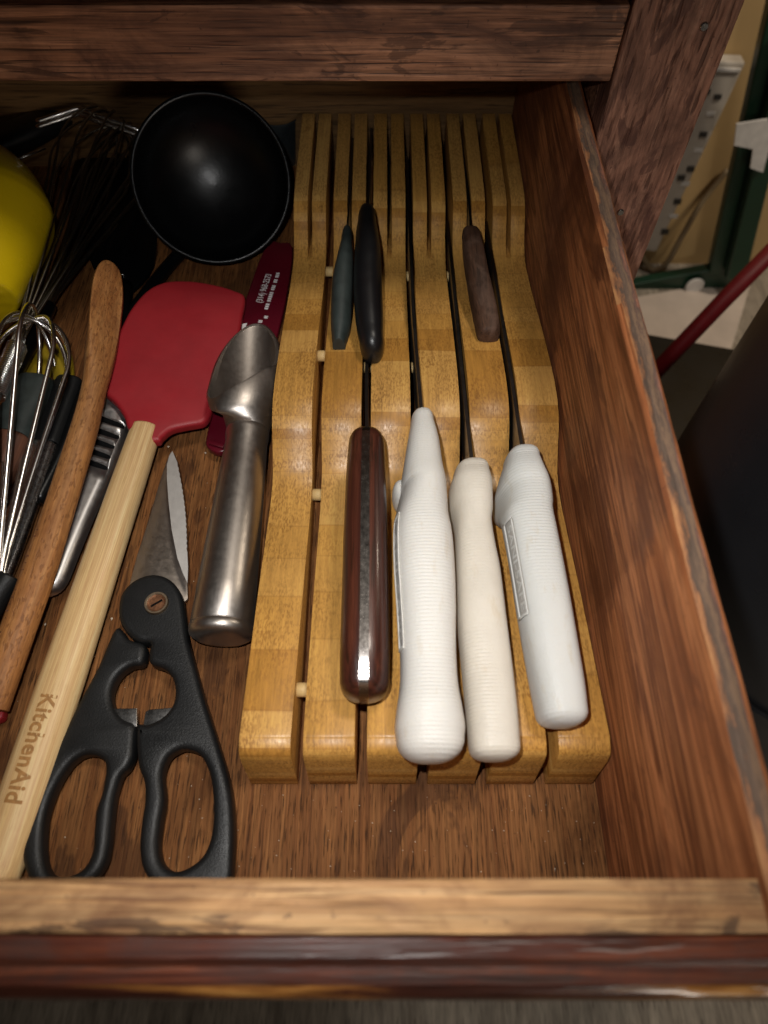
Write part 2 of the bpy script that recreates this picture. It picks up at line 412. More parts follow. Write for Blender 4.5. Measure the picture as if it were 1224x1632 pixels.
def white_handle(name, col, yellow):
    m = M(name, 0.42, 0, 0.45)
    y = m.coords()
    n = m.noise(m.mapped((1, 1, 1)), 70, 5, 0.6)
    c = m.ramp(n, [(0.3, tuple(x * (1 - 0.07 * yellow) for x in col)), (0.7, col)])
    st = m.noise(m.mapped((160, 50, 160), (4, 4, 4)), 1.0, 6, 0.7)
    c = m.mix(m.math('MULTIPLY', m.ramp(st, [(0.58, 0.0), (0.72, 1.0)]), 0.38), c, (col[0]*0.8, col[1]*0.66, col[2]*0.45))
    m.set('Base Color', c)
    wv = m.t.nodes.new('ShaderNodeTexWave'); wv.bands_direction = 'Y'
    m.t.links.new(m.mapped((1, 1, 1)), wv.inputs['Vector'])
    wv.inputs['Scale'].default_value = 205; wv.inputs['Distortion'].default_value = 3.0; wv.inputs['Detail'].default_value = 2.0; wv.inputs['Detail Scale'].default_value = 0.25
    fade = m.ramp(m.noise(m.mapped((30, 16, 30)), 1.0, 2), [(0.35, 0.15), (0.6, 1.0)])
    m.bump(m.math('MULTIPLY', wv.outputs['Fac'], fade), 0.24, 0.0005)
    m.bump(m.noise(m.mapped((1, 1, 1)), 1300, 3, 0.6), 0.45, 0.0004)
    m.set('Subsurface Weight', 0.08); m.set('Subsurface Radius', (0.004, 0.003, 0.002)); m.set('Subsurface Scale', 0.3)
    return m.m
MAT['white1'] = white_handle('white_ribbed_plastic', (0.72, 0.70, 0.655), 0.5)
MAT['white2'] = white_handle('ivory_ribbed_plastic', (0.71, 0.655, 0.565), 1.3)
MAT['white3'] = white_handle('cool_white_ribbed_plastic', (0.66, 0.665, 0.64), 0.5)

def steel(name, col=(0.60, 0.59, 0.58), rough=0.25, brush=None, scratch=0.10):
    m = M(name, rough, 1.0)
    n = m.noise(m.mapped((1, 1, 1)), 260, 7, 0.7)
    m.set('Base Color', m.ramp(n, [(0.3, tuple(x * 0.88 for x in col)), (0.7, col)]))
    m.set('Roughness', m.ramp(m.noise(m.mapped((1, 1, 1), (2, 2, 2)), 330, 7, 0.75), [(0.3, max(rough - scratch * 0.4, 0.04)), (0.75, rough + scratch)]))
    b = brush or (900, 60, 900)
    m.bump(m.noise(m.mapped(b), 1.0, 3, 0.6), 0.08, 0.0003)
    m.bump(m.ramp(m.noise(m.mapped((1, 1, 1), (6, 2, 2)), 900, 3, 0.7), [(0.66, 0.0), (0.72, 1.0)]), 0.10, 0.0003)
    return m.m
MAT['tang'] = steel('tang_steel', (0.36, 0.33, 0.31), 0.22)
MAT['steel'] = steel('stainless_steel')
MAT['ground'] = steel('ground_edge_steel', (0.62, 0.60, 0.58), 0.55)
MAT['satin'] = steel('satin_steel', (0.68, 0.66, 0.65), 0.40)
MAT['bronze'] = steel('tarnished_ring', (0.34, 0.26, 0.18), 0.45)
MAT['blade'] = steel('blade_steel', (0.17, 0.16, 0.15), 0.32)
MAT['shear'] = steel('shear_steel', (0.55, 0.48, 0.42), 0.36, (60, 900, 60))
MAT['chrome'] = steel('chrome_wire', (0.82, 0.81, 0.80), 0.24, scratch=0.05)
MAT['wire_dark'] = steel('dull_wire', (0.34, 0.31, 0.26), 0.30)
MAT['alu'] = steel('worn_cast_aluminium', (0.45, 0.41, 0.375), 0.38, (900, 30, 900), 0.08)
MAT['black'] = plain('black_plastic', (0.0085, 0.009, 0.0095), 0.46, spec=0.35, bumpk=0.35, scale=90)
MAT['nylon'] = plain('black_nylon', (0.003, 0.0034, 0.004), 0.30, spec=0.28, scale=40, bumpk=0.08)
MAT['blackgloss'] = plain('black_gloss_handle', (0.008, 0.008, 0.009), 0.36, scale=80, bumpk=0.1)
MAT['greygrip'] = plain('grey_green_grip', (0.030, 0.040, 0.038), 0.55, var=0.3, scale=150, bumpk=0.35)
MAT['red'] = plain('red_silicone', (0.32, 0.013, 0.020), 0.50, var=0.10, scale=45, bumpk=0.05)
MAT['maroon'] = plain('maroon_plastic', (0.10, 0.004, 0.012), 0.30, scale=40)
MAT['yellow'] = plain('yellow_enamel', (0.80, 0.58, 0.008), 0.24, var=0.05, scale=25)
MAT['yellowshade'] = plain('shaded_yellow_enamel', (0.36, 0.25, 0.012), 0.5, var=0.2, scale=90)  # yellow enamel with the shade under other utensils put into its colour
MAT['rust'] = plain('rusty_screw', (0.17, 0.075, 0.035), 0.6, 0.6, var=0.5, scale=700)
MAT['print'] = plain('white_print', (0.72, 0.70, 0.70), 0.6, var=0.05)
MAT['burn'] = plain('burnt_lettering', (0.36, 0.18, 0.055), 0.7, var=0.25, scale=500)
MAT['panel'] = plain('grey_panel', (0.46, 0.44, 0.41), 0.45, var=0.05)
MAT['tan'] = plain('tan_wall', (0.46, 0.31, 0.14), 0.75, var=0.06, scale=6)
MAT['beige'] = plain('beige_plastic', (0.46, 0.42, 0.37), 0.5, var=0.05)
MAT['slotdark'] = plain('dark_socket', (0.03, 0.028, 0.025), 0.6)
MAT['green'] = plain('dark_green_paint', (0.006, 0.035, 0.018), 0.4, scale=12)
MAT['tape'] = plain('white_tape', (0.62, 0.60, 0.58), 0.7)
MAT['paper'] = plain('pale_paper', (0.52, 0.44, 0.38), 0.8, scale=8, var=0.15)
MAT['redpole'] = plain('red_pole_paint', (0.11, 0.005, 0.008), 0.5, spec=0.2)
MAT['greymetal'] = plain('grey_tube', (0.11, 0.10, 0.085), 0.6, 0.0, spec=0.15, scale=20)
MAT['bin'] = plain('black_bin_plastic', (0.045, 0.048, 0.056), 0.30, spec=0.6, scale=15)
MAT['curved_strand'] = plain('dark_tan', (0.22, 0.16, 0.09), 0.6)
MAT['crumb'] = plain('crumb', (0.6, 0.5, 0.38), 0.8)
MAT['dowel'] = plain('pale_dowel', (0.60, 0.42, 0.18), 0.6)
MAT['glass'] = plain('smoky_plastic', (0.03, 0.036, 0.04), 0.2)
MAT['roomfloor'] = wood('room_floor_planks', [(0.3, (0.14, 0.115, 0.09)), (0.6, (0.30, 0.26, 0.21))], 1, 3, 20, rough=0.6)

# ------------------------------------------------------------------ the setting
def struct(o): o['kind'] = 'structure'; return o
struct(box('floor', (-2.5, -2.0, -0.80), (2.5, 2.0, -0.75), MAT['roomfloor']))
struct(box('wall', (0.0, 1.30, -0.75), (2.5, 1.36, 1.6), MAT['tan']))

# ------------------------------------------------------------------ cabinet frame
YR = 1.125 * H                     # front face of rail and stile
cabt = thing('cabinet', 'dark stained wooden cabinet frame above and beside the open drawer', 'cabinet', (0.13, YR, -0.75))
box('rail', (-0.60, YR, 0.421 * H), (0.3555 * H, YR + 0.020, 0.5265 * H), MAT['cab'], cabt, 0.0012)
box('stile', (0.3575 * H, YR - 0.001, -0.72), (0.516 * H, YR + 0.020, 0.742 * H), MAT['cabv'], cabt, 0.0012)
box('upper_panel', (-0.62, YR - 0.001, 0.5340 * H), (0.3555 * H, YR + 0.018, 0.74 * H), MAT['cab'], cabt, 0.0012)
box('countertop', (-0.62, 0.345, 0.745 * H), (0.30, 0.95, 0.745 * H + 0.03), MAT['varn'], cabt, 0.003)
box('inner_side', (0.3580 * H, YR + 0.0203, -0.72), (0.3580 * H + 0.016, 0.93, 0.742 * H), MAT['cab'], cabt, 0.001)
box('inner_back', (-0.62, 0.935, -0.72), (0.3580 * H + 0.016, 0.945, 0.742 * H), MAT['cab'], cabt, 0.001)
for uv in ((1122, 42), (989, 338)):
    c = Py(*uv, YR - 0.001)
    lathe('nail_head', [(0.0001, 0.0009), (0.0016, 0.0009), (0.0021, 0.0004), (0.0022, 0.0)], MAT['steel'], cabt,
          Matrix.Translation(c) @ Matrix.Rotation(R(90), 4, 'X'), 16)

# ------------------------------------------------------------------ drawer
XW, TW, HW = 0.2915 * H, 0.0098, 0.40 * H
XL = -1.08 * H
YF, YB = 0.0232 * H, 1.565 * H
dr = thing('drawer', 'stained wooden drawer pulled open below the cabinet rail', 'drawer', (0, 0.1, -0.012))
def subdiv_board(name, lo, hi, mat, n, axis, amp, parent, seed, bv=0.0012):
    """a board whose long edges waver a little from wear"""
    rnd = random.Random(seed)
    (x0, y0, z0), (x1, y1, z1) = lo, hi
    rs = []
    ph = [rnd.uniform(0, 6.28) for _ in range(8)]
    for i in range(n + 1):
        t = i / n
        def wob(k): return amp * (math.sin(t * 9 + ph[k]) + 0.6 * math.sin(t * 31 + ph[k + 1]) + 0.5 * rnd.uniform(-1, 1)) / 2
        if axis == 1:
            y = y0 + (y1 - y0) * t
            rs.append([(x0, y, z0), (x1, y, z0), (x1, y, z1 - bv + wob(0)), (x1 - bv + wob(1), y, z1 + wob(2) * .4), (x0 + bv + wob(3), y, z1 + wob(2) * .4), (x0, y, z1 - bv + wob(4))])
        else:
            x = x0 + (x1 - x0) * t
            rs.append([(x, y0, z0), (x, y1, z0), (x, y1, z1 - bv + wob(0)), (x, y1 - bv + wob(1), z1 + wob(2) * .4), (x, y0 + bv + wob(3), z1 + wob(2) * .4), (x, y0, z1 - bv + wob(4))])
    return rings(name, rs, mat, parent, auto=40)
box('bottom_panel', (XL, YF, -0.006), (XW, YB, 0.0), MAT['floor'], dr)
def worn_top(src):
    """side board: stained faces, worn grey-brown top edge (true wear on the upward edge only)"""
    m = M('worn_board_top', 0.6, 0, 0.35)
    g = m.noise(m.mapped((420, 14, 90)), 1.0, 6, 0.65, 1.0)
    x = m.math('MULTIPLY', m.math('SUBTRACT', m.sep(m.coords())[0], XW), 1 / TW)
    wob = m.noise(m.mapped((260, 40, 40), (5, 5, 5)), 1.0, 8, 0.75)
    t = m.math('ADD', x, m.math('MULTIPLY', m.math('SUBTRACT', wob, 0.5), 1.5))
    c = m.ramp(t, [(0.02, (0.40, 0.19, 0.075)), (0.20, (0.27, 0.115, 0.050)), (0.34, (0.075, 0.050, 0.038)), (0.52, (0.125, 0.080, 0.055)), (0.62, (0.19, 0.115, 0.070)), (0.78, (0.085, 0.052, 0.042)), (0.95, (0.26, 0.105, 0.065))])
    c = m.mix(0.7, c, m.ramp(g, [(0.3, 0.25), (0.7, 0.75)]), 'OVERLAY')
    m.set('Base Color', c); m.bump(g, 0.5, 0.0006)
    return m.m
MAT['worn'] = worn_top(None)
side = subdiv_board('side_panel', (XW, YF - 0.012, -0.03), (XW + TW, YB + 0.01, HW), MAT['side'], 60, 1, 0.0007, dr, 3, 0.0016)
side.data.materials.append(MAT['worn'])
for p in side.data.polygons:
    if p.normal.z > 0.85: p.material_index = 1
subdiv_board('side_panel', (XL - TW, YF - 0.012, -0.03), (XL, YB + 0.01, HW), MAT['side'], 30, 1, 0.0006, dr, 4)
subdiv_board('back_panel', (XL, YB, 0.0), (XW, YB + 0.012, 0.30 * H), MAT['backw'], 10, 0, 0.0003, dr, 5)
subdiv_board('front_panel', (XL, YF - 0.0118, -0.03), (XW - 0.0003, YF, HW - 0.0005), MAT['raw'], 70, 0, 0.0006, dr, 6, 0.0007)
# varnished drawer face with a rounded outer edge
yf = YF - 0.0121
prof = [(yf, -0.05), (yf, HW - 0.0016), (yf - 0.0006, HW - 0.0010), (yf - 0.0045, HW - 0.0014), (yf - 0.0058, HW - 0.0030), (yf - 0.0064, HW - 0.0040), (yf - 0.0100, HW - 0.0046), (yf - 0.0122, HW - 0.0058), (yf - 0.0135, HW - 0.0085), (yf - 0.0138, HW - 0.014), (yf - 0.0138, -0.05)]
N = 60; rs = []
rnd = random.Random(11)
for i in range(N + 1):
    x = XL - 0.02 + (0.21 - XL) * i / N
    rs.append([(x, y + rnd.uniform(-1, 1) * 0.00012, z + rnd.uniform(-1, 1) * 0.00012) for y, z in prof])
fb = rings('face_board', rs, MAT['varn'], dr, auto=40)
fb.data.materials.append(MAT['wornred']); fb.data.materials.append(MAT['wornlip'])
for p_ in fb.data.polygons:
    if p_.index < N * len(prof):
        i_ = p_.index % len(prof)
        p_.material_index = 1 if i_ in (4, 5) else 2 if i_ in (6, 7, 8) else 0

# ------------------------------------------------------------------ knife block
X0, X1 = -0.1835 * H, 0.2865 * H
GAP = 0.0050
PITCHX = (X1 - X0 + GAP) / 6
SW = PITCHX - GAP
kb = thing('knife_block', 'laminated bamboo in-drawer knife block with wavy stepped slats', 'knife block', ((X0 + X1) / 2, 0.27, 0))
YB1 = 1.552 * H
top = [(0.172, 0.101), (0.178, 0.107), (0.190, 0.1105), (0.205, 0.1105), (0.30, 0.099), (0.42, 0.083), (0.53, 0.064), (0.585, 0.058), (0.625, 0.064), (0.66, 0.088), (0.69, 0.112), (0.72, 0.124), (0.755, 0.127),
       (0.80, 0.124), (0.90, 0.108), (1.02, 0.083), (1.10, 0.070), (1.14, 0.068), (1.17, 0.076), (1.20, 0.096), (1.225, 0.116), (1.25, 0.128), (1.28, 0.132), (1.34, 0.133), (1.552, 0.134)]
topc = interp(top, 4)
prof = [(YB1, 0.0004), (0.1530 * H, 0.0004), (0.1585 * H, 0.030 * H), (0.167 * H, 0.085 * H)] + [(a * H, b * H) for a, b in topc]
def slat_mesh():
    o = extr_x('slat', prof, 0.0, SW, MAT['bamboo'])
    # saw cut in the middle of the slat, from the back to the second hollow, with a rounded run-out
    cw = 0.0029
    cut = [(YB1 + 0.01, 0.006), (1.30 * H, 0.006), (1.24 * H, 0.013), (1.19 * H, 0.018), (1.13 * H, 0.0235), (1.10 * H, 0.03), (1.10 * H, 0.08), (YB1 + 0.01, 0.08)]
    k = extr_x('cutter', cut, SW / 2 - cw / 2, SW / 2 + cw / 2, None)
    b = o.modifiers.new('cut', 'BOOLEAN'); b.object = k; b.operation = 'DIFFERENCE'; b.solver = 'EXACT'
    bv = o.modifiers.new('bevel', 'BEVEL'); bv.width = 0.0007; bv.segments = 2; bv.limit_method = 'ANGLE'; bv.angle_limit = R(50)
    dg = bpy.context.evaluated_depsgraph_get()
    me = bpy.data.meshes.new_from_object(o.evaluated_get(dg)); me.name = 'slat'
    bpy.data.objects.remove(o); bpy.data.objects.remove(k)
    for p in me.polygons: p.use_smooth = True
    me.set_sharp_from_angle(angle=R(35))
    return me
sm = slat_mesh()
for i in range(6):
    o = bpy.data.objects.new('slat', sm); link(o, kb); o.location = (X0 + i * PITCHX, 0, 0)
def slotx(k):                     # centre of full slot k = 0..4
    return X0 + (k + 1) * PITCHX - GAP / 2
def cutx(k):                      # centre of the saw cut in slat k
    return X0 + k * PITCHX + SW / 2
dow = None
for k in range(5):
    for yy, zz in ((0.262, 0.078 - 0.022 * (k > 0)), (0.60, 0.038 - 0.010 * (k > 0)), (0.86, 0.091 - 0.03 * (k > 0)), (1.13, 0.050 - 0.012 * (k > 0))):
        mw = Matrix.Translation((slotx(k), yy * H, zz * H))
        if dow is None:
            dow = tube('dowel', [(-0.0032, 0, 0), (0.0032, 0, 0)], 0.0032, MAT['dowel'], kb, 14)
            dow.matrix_basis = mw; continue
        o = bpy.data.objects.new('dowel', dow.data); link(o, kb); o.matrix_basis = mw

# ------------------------------------------------------------------ knives
def blade(parent, x0, y0, x1, y1, zs0, zs1, depth, th=0.0018, mat='blade'):
    """blade standing in a slot: from (x0,y0) at the handle to (x1,y1) at the tip; spine heights zs0, zs1; belly below"""
    N = 14; rs = []
    for i in range(N + 1):
        t = i / N
        x = x0 + (x1 - x0) * min(t * 3, 1); y = y0 + (y1 - y0) * t
        zs = zs0 + (zs1 - zs0) * t - 0.004 * max(t - 0.7, 0)
        d = depth * (1 - 0.96 * max(0, (t - 0.55) / 0.45) ** 2)
        if t == 0: d = depth * 0.75
        zb = max(zs - d, 0.0045 if 0 else 0.003)
        rs.append([(x - th/2, y, zs), (x + th/2, y, zs), (x + th/2 * .8, y, zs - (zs - zb) * .5), (x, y, zb), (x - th/2 * .8, y, zs - (zs - zb) * .5)])
    return rings('blade', rs, MAT[mat], parent, auto=30)

def side_text(parent, v0, v1, st, caps, body, mat_text, a0=172, a1=138, p=2.5, lean=0.0):
    """moulded panel with raised lettering wrapped on the left cheek of a handle"""
    mid = px_stations(st, *caps)
    def surf(y, ang, off):
        for q, r in zip(mid, mid[1:]):
            if r[0] <= y <= q[0]:
                t = (y - q[0]) / (r[0] - q[0] + 1e-9); _, cx, cz, rx, rz = [i + (j - i) * t for i, j in zip(q, r)]
                c, s_ = math.cos(R(ang)), math.sin(R(ang))
                x = math.copysign(abs(c) ** (2 / p), c) * (rx + off); z = math.copysign(abs(s_) ** (2 / p), s_) * (rz + off)
                return Vector((cx + x + lean * (z - 0.4 * rz), y, cz + z))
    ya = P(612, v0, 5).y; yb = P(612, v1, 5).y
    N, K = 40, 6
    def grid(name, s0, s1, b0, b1, off, mat, par):
        V = [surf(ya + (yb - ya) * (s0 + (s1 - s0) * i / N), b0 + (b1 - b0) * j / K, off) for i in range(N + 1) for j in range(K + 1)]
        F = [(i*(K+1)+j, i*(K+1)+j+1, (i+1)*(K+1)+j+1, (i+1)*(K+1)+j) for i in range(N) for j in range(K)]
        o = mesh(name, V, F, mat, par, True)
        if off > 0.0004:
            m = o.modifiers.new('thick', 'SOLIDIFY'); m.thickness = 0.0006; m.offset = -1
        return o
    pn = grid('label_panel', 0, 1, a0, a1, 0.00015, MAT['panel'], parent)
    t = text_mesh(body, 0.01, 0.0, 0.0002, 1.05)
    xs = [v.co.x for v in t.vertices]; ys = [v.co.y for v in t.vertices]
    for v in t.vertices:
        fx_ = (v.co.x - min(xs)) / (max(xs) - min(xs)); fy_ = (v.co.y - min(ys)) / (max(ys) - min(ys))
        v.co = surf(ya + (yb - ya) * (0.05 + 0.9 * fx_), a0 + (a1 - a0) * (0.24 + 0.52 * fy_), 0.0005)
    def sub(o):
        o.matrix_parent_inverse = Matrix(); o.matrix_basis = Matrix(); return o
    sub(fin('lettering', t, mat_text, pn, False))
    sub(grid('panel_rim', 0, 1, a0, a0 - 3, 0.0007, mat_text, pn)); sub(grid('panel_rim', 0, 1, a1, a1 + 3, 0.0007, mat_text, pn))
    sub(grid('panel_rim', -.012, 0.008, a0, a1, 0.0007, mat_text, pn)); sub(grid('panel_rim', .992, 1.012, a0, a1, 0.0007, mat_text, pn))

def finger_guard(parent, u, v, zc, rx, ry, rz, mat):
    c = P(u, v, zc); rs = []
    for i in range(13):
        a = -math.pi / 2 + math.pi * i / 12
        rs.append([(c.x + x * max(math.cos(a), .02), c.y + ry * math.sin(a), c.z + z * max(math.cos(a), .02)) for x, z in supell(rx, rz, 2.4, 20)])
    return rings('finger_guard', rs, mat, parent)
G = 'knives stored in the bamboo block'
# large white knife
st = [(672, 656, 692, 6.2, 4.5), (700, 651, 700, 6.4, 4.3), (740, 645, 706, 6.6, 4.0), (768, 641, 711, 6.75, 2.9), (788, 639, 712, 6.8, 1.5), (806, 635, 714, 6.8, 1.9), (822, 633, 716, 6.8, 3.6),
      (850, 631, 722, 6.8, 4.1), (900, 632, 726, 6.7, 4.2), (960, 636, 728, 6.5, 4.1), (1030, 640, 728, 6.3, 4.0), (1085, 640, 731, 6.25, 3.85), (1125, 635, 738, 6.3, 3.65), (1155, 632, 743, 6.2, 3.55), (1172, 634, 742, 6.1, 3.55)]
k1 = thing('knife', 'largest white handled knife with a swollen butt, third slot from the left', 'knife', (0.03, 0.12, 0.04), G)
px_handle('handle', st, 657, 1217, MAT['white1'], k1, lean=0.10)
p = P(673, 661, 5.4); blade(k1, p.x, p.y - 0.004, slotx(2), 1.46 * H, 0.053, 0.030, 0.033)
side_text(k1, 838, 1040, st, (657, 1217), 'SANI-SAFE', MAT['white1'], 180, 152, 2.5, 0.10)
finger_guard(k1, 641, 792, 3.9, 0.0050, 0.0065, 0.012, MAT['white1'])
# ivory knife
st = [(752, 726, 780, 5.7, 3.6), (770, 721, 784, 5.9, 3.1), (795, 721, 785, 5.9, 2.7), (815, 724, 785, 5.8, 2.6), (835, 728, 784, 5.7, 3.4), (870, 729, 790, 5.7, 3.6),
      (910, 730, 798, 5.75, 3.6), (980, 733, 807, 5.7, 3.6), (1060, 740, 817, 5.6, 3.6), (1130, 747, 825, 5.6, 3.6), (1188, 752, 830, 5.5, 3.6)]
k2 = thing('knife', 'ivory handled knife with a plain narrow grip between two whiter handles', 'knife', (0.06, 0.12, 0.04), G)
px_handle('handle', st, 739, 1214, MAT['white2'], k2, p=2.7, lean=0.12)
finger_guard(k2, 735, 818, 3.5, 0.0045, 0.0060, 0.009, MAT['white2'])
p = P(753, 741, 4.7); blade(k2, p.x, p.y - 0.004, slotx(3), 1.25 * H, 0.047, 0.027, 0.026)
# cool white knife at the wall
st = [(732, 809, 860, 5.9, 3.9), (752, 804, 866, 6.1, 3.3), (772, 801, 872, 6.15, 2.5), (790, 802, 875, 6.1, 1.9), (806, 805, 879, 6.1, 2.6), (818, 807, 881, 6.1, 3.6), (850, 813, 888, 6.1, 3.8), (900, 822, 898, 6.05, 3.8),
      (960, 832, 909, 6.0, 3.7), (1030, 844, 921, 5.9, 3.65), (1090, 855, 931, 5.8, 3.6), (1132, 863, 936, 5.7, 3.6)]
k3 = thing('knife', 'cool white handled knife with moulded lettering panel, nearest the drawer side', 'knife', (0.085, 0.13, 0.04), G)
px_handle('handle', st, 717, 1160, MAT['white3'], k3, p=2.8, lean=0.16)
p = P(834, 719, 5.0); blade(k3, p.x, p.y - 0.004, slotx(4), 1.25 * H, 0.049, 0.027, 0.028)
side_text(k3, 838, 985, st, (717, 1160), 'SANI-SAFE', MAT['white3'], 180, 148, 2.8, 0.16)
finger_guard(k3, 808, 790, 3.7, 0.0056, 0.0060, 0.011, MAT['white3'])
# riveted rosewood knife: two scales and a steel tang
k4 = thing('knife', 'dark rosewood handled knife with a steel tang strip down its middle', 'knife', (-0.01, 0.14, 0.04), G)
st = [(708, 555, 613, 6.25, 3.9), (760, 551, 615, 6.4, 3.8), (850, 547, 618, 6.45, 3.8), (950, 544, 620, 6.4, 3.75), (1040, 541, 621, 6.3, 3.7), (1085, 541, 620, 6.1, 3.7)]
def split_handle(st, caps, parent):
    mid = px_stations(st, *caps, pw=2.1); n = 48; tg = 0.0019
    for sgn in (-1, 1):
        rs = []
        for y, cx, cz, rx, rz in mid:
            pts = [q for q in supell(rx, rz, 2.7, n) if q[0] * sgn > 0]
            pts.sort(key=lambda q: -q[1])
            rs.append([(cx + sgn * tg, y, cz + pts[0][1])] + [(cx + sgn * max(abs(a), tg), y, cz + b) for a, b in pts] + [(cx + sgn * tg, y, cz + pts[-1][1])])
        rings('scale', rs, MAT['rosewood'], parent, auto=50)
    rs = [[(cx - tg, y, cz - rz * .985), (cx + tg, y, cz - rz * .985), (cx + tg, y, cz + rz * 1.002), (cx - tg, y, cz + rz * 1.002)] for y, cx, cz, rx, rz in mid]
    rings('tang', rs, MAT['tang'], parent, auto=40)
split_handle(st, (689, 1119), k4)
p = P(585, 692, 5.2); blade(k4, p.x, p.y - 0.004, slotx(1), 1.05 * H, 0.050, 0.028, 0.028)
# small handles in the second hollow
k5 = thing('knife', 'small knife with a worn grey-green tapered grip, left of the glossy black one', 'knife', (-0.025, 0.3, 0.03), G)
st = [(385, 543, 561, 5.4, 4.0), (405, 538, 563, 5.5, 3.7), (440, 530, 563, 5.5, 3.4), (480, 527, 561, 5.3, 3.2), (515, 527, 558, 5.0, 3.1), (540, 529, 552, 4.7, 3.1), (550, 530, 550, 4.6, 3.1)]
px_handle('handle', st, 364, 555, MAT['greygrip'], k5, p=2.2)
p = P(553, 367, 4.8); blade(k5, p.x, p.y - 0.003, cutx(1), 1.50 * H, 0.047, 0.036, 0.018, 0.0014)
k6 = thing('knife', 'glossy black handled knife, longest grip of the rear row', 'knife', (-0.01, 0.3, 0.03), G)
st = [(352, 570, 600, 6.2, 4.3), (370, 567, 603, 6.3, 4.1), (400, 565, 607, 6.4, 3.8), (450, 563, 609, 6.3, 3.5), (500, 566, 611, 6.0, 3.3), (535, 572, 611, 5.7, 3.3)]
px_handle('handle', st, 333, 570, MAT['blackgloss'], k6, p=2.3)
p = P(584, 337, 5.3); blade(k6, p.x, p.y - 0.003, slotx(1), 1.53 * H, 0.050, 0.038, 0.025, 0.0016)
k7 = thing('knife', 'small knife with a scuffed brown wooden grip in the rear row', 'knife', (0.06, 0.3, 0.03), G)
st = [(374, 737, 766, 5.15, 4.0), (400, 739, 772, 5.2, 3.6), (440, 745, 780, 5.1, 3.4), (480, 752, 790, 4.9, 3.2), (515, 759, 796, 4.7, 3.1), (529, 762, 797, 4.6, 3.1)]
px_handle('handle', st, 366, 541, MAT['brownknife'], k7, p=3.0)
p = P(751, 369, 4.7); blade(k7, p.x, p.y - 0.003, cutx(4), 1.50 * H, 0.045, 0.036, 0.016, 0.0014)

# ------------------------------------------------------------------ scissors
def z3(pts): return [(0.3758 * a, 880 + 0.3758 * b) for a, b in pts]
sx = thing('scissors', 'black handled kitchen scissors with a serrated blade and rusty pivot', 'scissors', P(220, 1150, 0))
right = [(660,108),(730,130),(775,190),(790,280),(802,370),(830,480),(870,620),(920,780),(965,930),(990,1050),(998,1180),(995,1300),(985,1400),(930,1440),(800,1440),(680,1420),(620,1350),(604,1250),(612,1150),(625,1060),(622,980),(600,920),(592,850),(594,745),
         (640,738),(700,708),(740,660),(752,605),(740,545),(705,505),(648,482),(642,440),(646,398),(600,392),(560,368),(525,320),(514,260),(530,185),(585,130)]
rhole = [(800,843),(860,870),(900,960),(912,1080),(905,1200),(870,1290),(800,1345),(740,1355),(695,1320),(680,1250),(690,1150),(705,1050),(697,950),(720,880),(760,850)]
left = [(622,405),(614,480),(560,495),(510,535),(482,600),(492,665),(530,715),(580,742),(578,830),(572,880),(550,925),(520,960),(494,1050),(482,1150),(472,1250),(452,1330),(400,1395),(300,1430),(190,1425),(130,1370),(105,1250),(115,1130),(150,1020),(210,890),(280,780),(350,640),(430,490),(502,332),(555,378)]
lhole = [(390,865),(440,880),(460,920),(445,1020),(420,1100),(410,1200),(405,1270),(370,1340),(310,1375),(240,1375),(205,1330),(195,1240),(205,1130),(240,1020),(290,930),(340,880)]
Z = Vector((0, 0, 1))
def at_z(zc): return Vector((0, 0.1, zc / 100))
plate('handle', [z3(left), z3(lhole)], at_z(0.85), Z, 0.0095, 0.0028, MAT['black'], sx, 4, 50, 3)
plate('handle', [z3(right), z3(rhole)], at_z(0.95), Z, 0.0105, 0.0028, MAT['black'], sx, 4, 50, 3)
plate('blade', [[(206,962),(204,945),(218,890),(236,835),(252,780),(262,748),(272,722),(284,760),(293,830),(298,900),(300,955),(270,985),(230,985)]], at_z(0.55), Z, 0.0018, 0.0003, MAT['shear'], sx, 1, 20)
serr = [(275,720),(270,728),(266.5,742),(266.5,765),(269,800),(274,845),(283,890),(292,915),(299,930)]
edge = []
for i in range(34):
    t = i / 33; u = 298.5 - 16.5 * t - 5 * math.sin(t * 3.14) * -0.9; v = 880 - 146 * t
    edge.append((u + (-0.9 if i % 2 else 0.2), v))
plate('serrated_blade', [serr + [(300, 905)] + edge], at_z(0.80), Vector((0.10, 0, 1)), 0.0016, 0.0, MAT['ground'], sx, 1, 20)
pv = P(250, 962, 1.47)
ps = lathe('pivot_screw', [(0.0001, 0.0004), (0.0036, 0.0004), (0.0041, 0.0009), (0.0049, 0.0010), (0.0055, 0.0004), (0.0055, -0.002)], MAT['rust'], sx, Matrix.Translation(pv), 28)
pr = [(0.0044, 0.0012), (0.0047, 0.0015), (0.0055, 0.0015), (0.0058, 0.0009), (0.0058, -0.001), (0.0044, -0.001), (0.0044, 0.0012)]
rings('pivot_ring', [[(r_ * math.cos(2*math.pi*i/32), r_ * math.sin(2*math.pi*i/32), z_) for i in range(32)] for r_, z_ in pr], MAT['bronze'], sx, Matrix.Translation(pv), cap=False, auto=40)
sl_ = box('screw_slot', (-0.0030, -0.0005, 0.0), (0.0030, 0.0005, 0.00065), MAT['nylon'], sx); sl_.matrix_basis = Matrix.Translation(pv) @ Matrix.Rotation(R(35), 4, 'Z')
for lp in ([(492,668),(586,666),(586,745),(520,745),(480,700)], [(622,682),(636,672),(755,662),(755,720),(700,750),(612,745)]):
    plate('nutcracker_insert', [z3(lp)], at_z(0.9), Z, 0.004, 0.0003, MAT['steel'], sx, 1, 20)

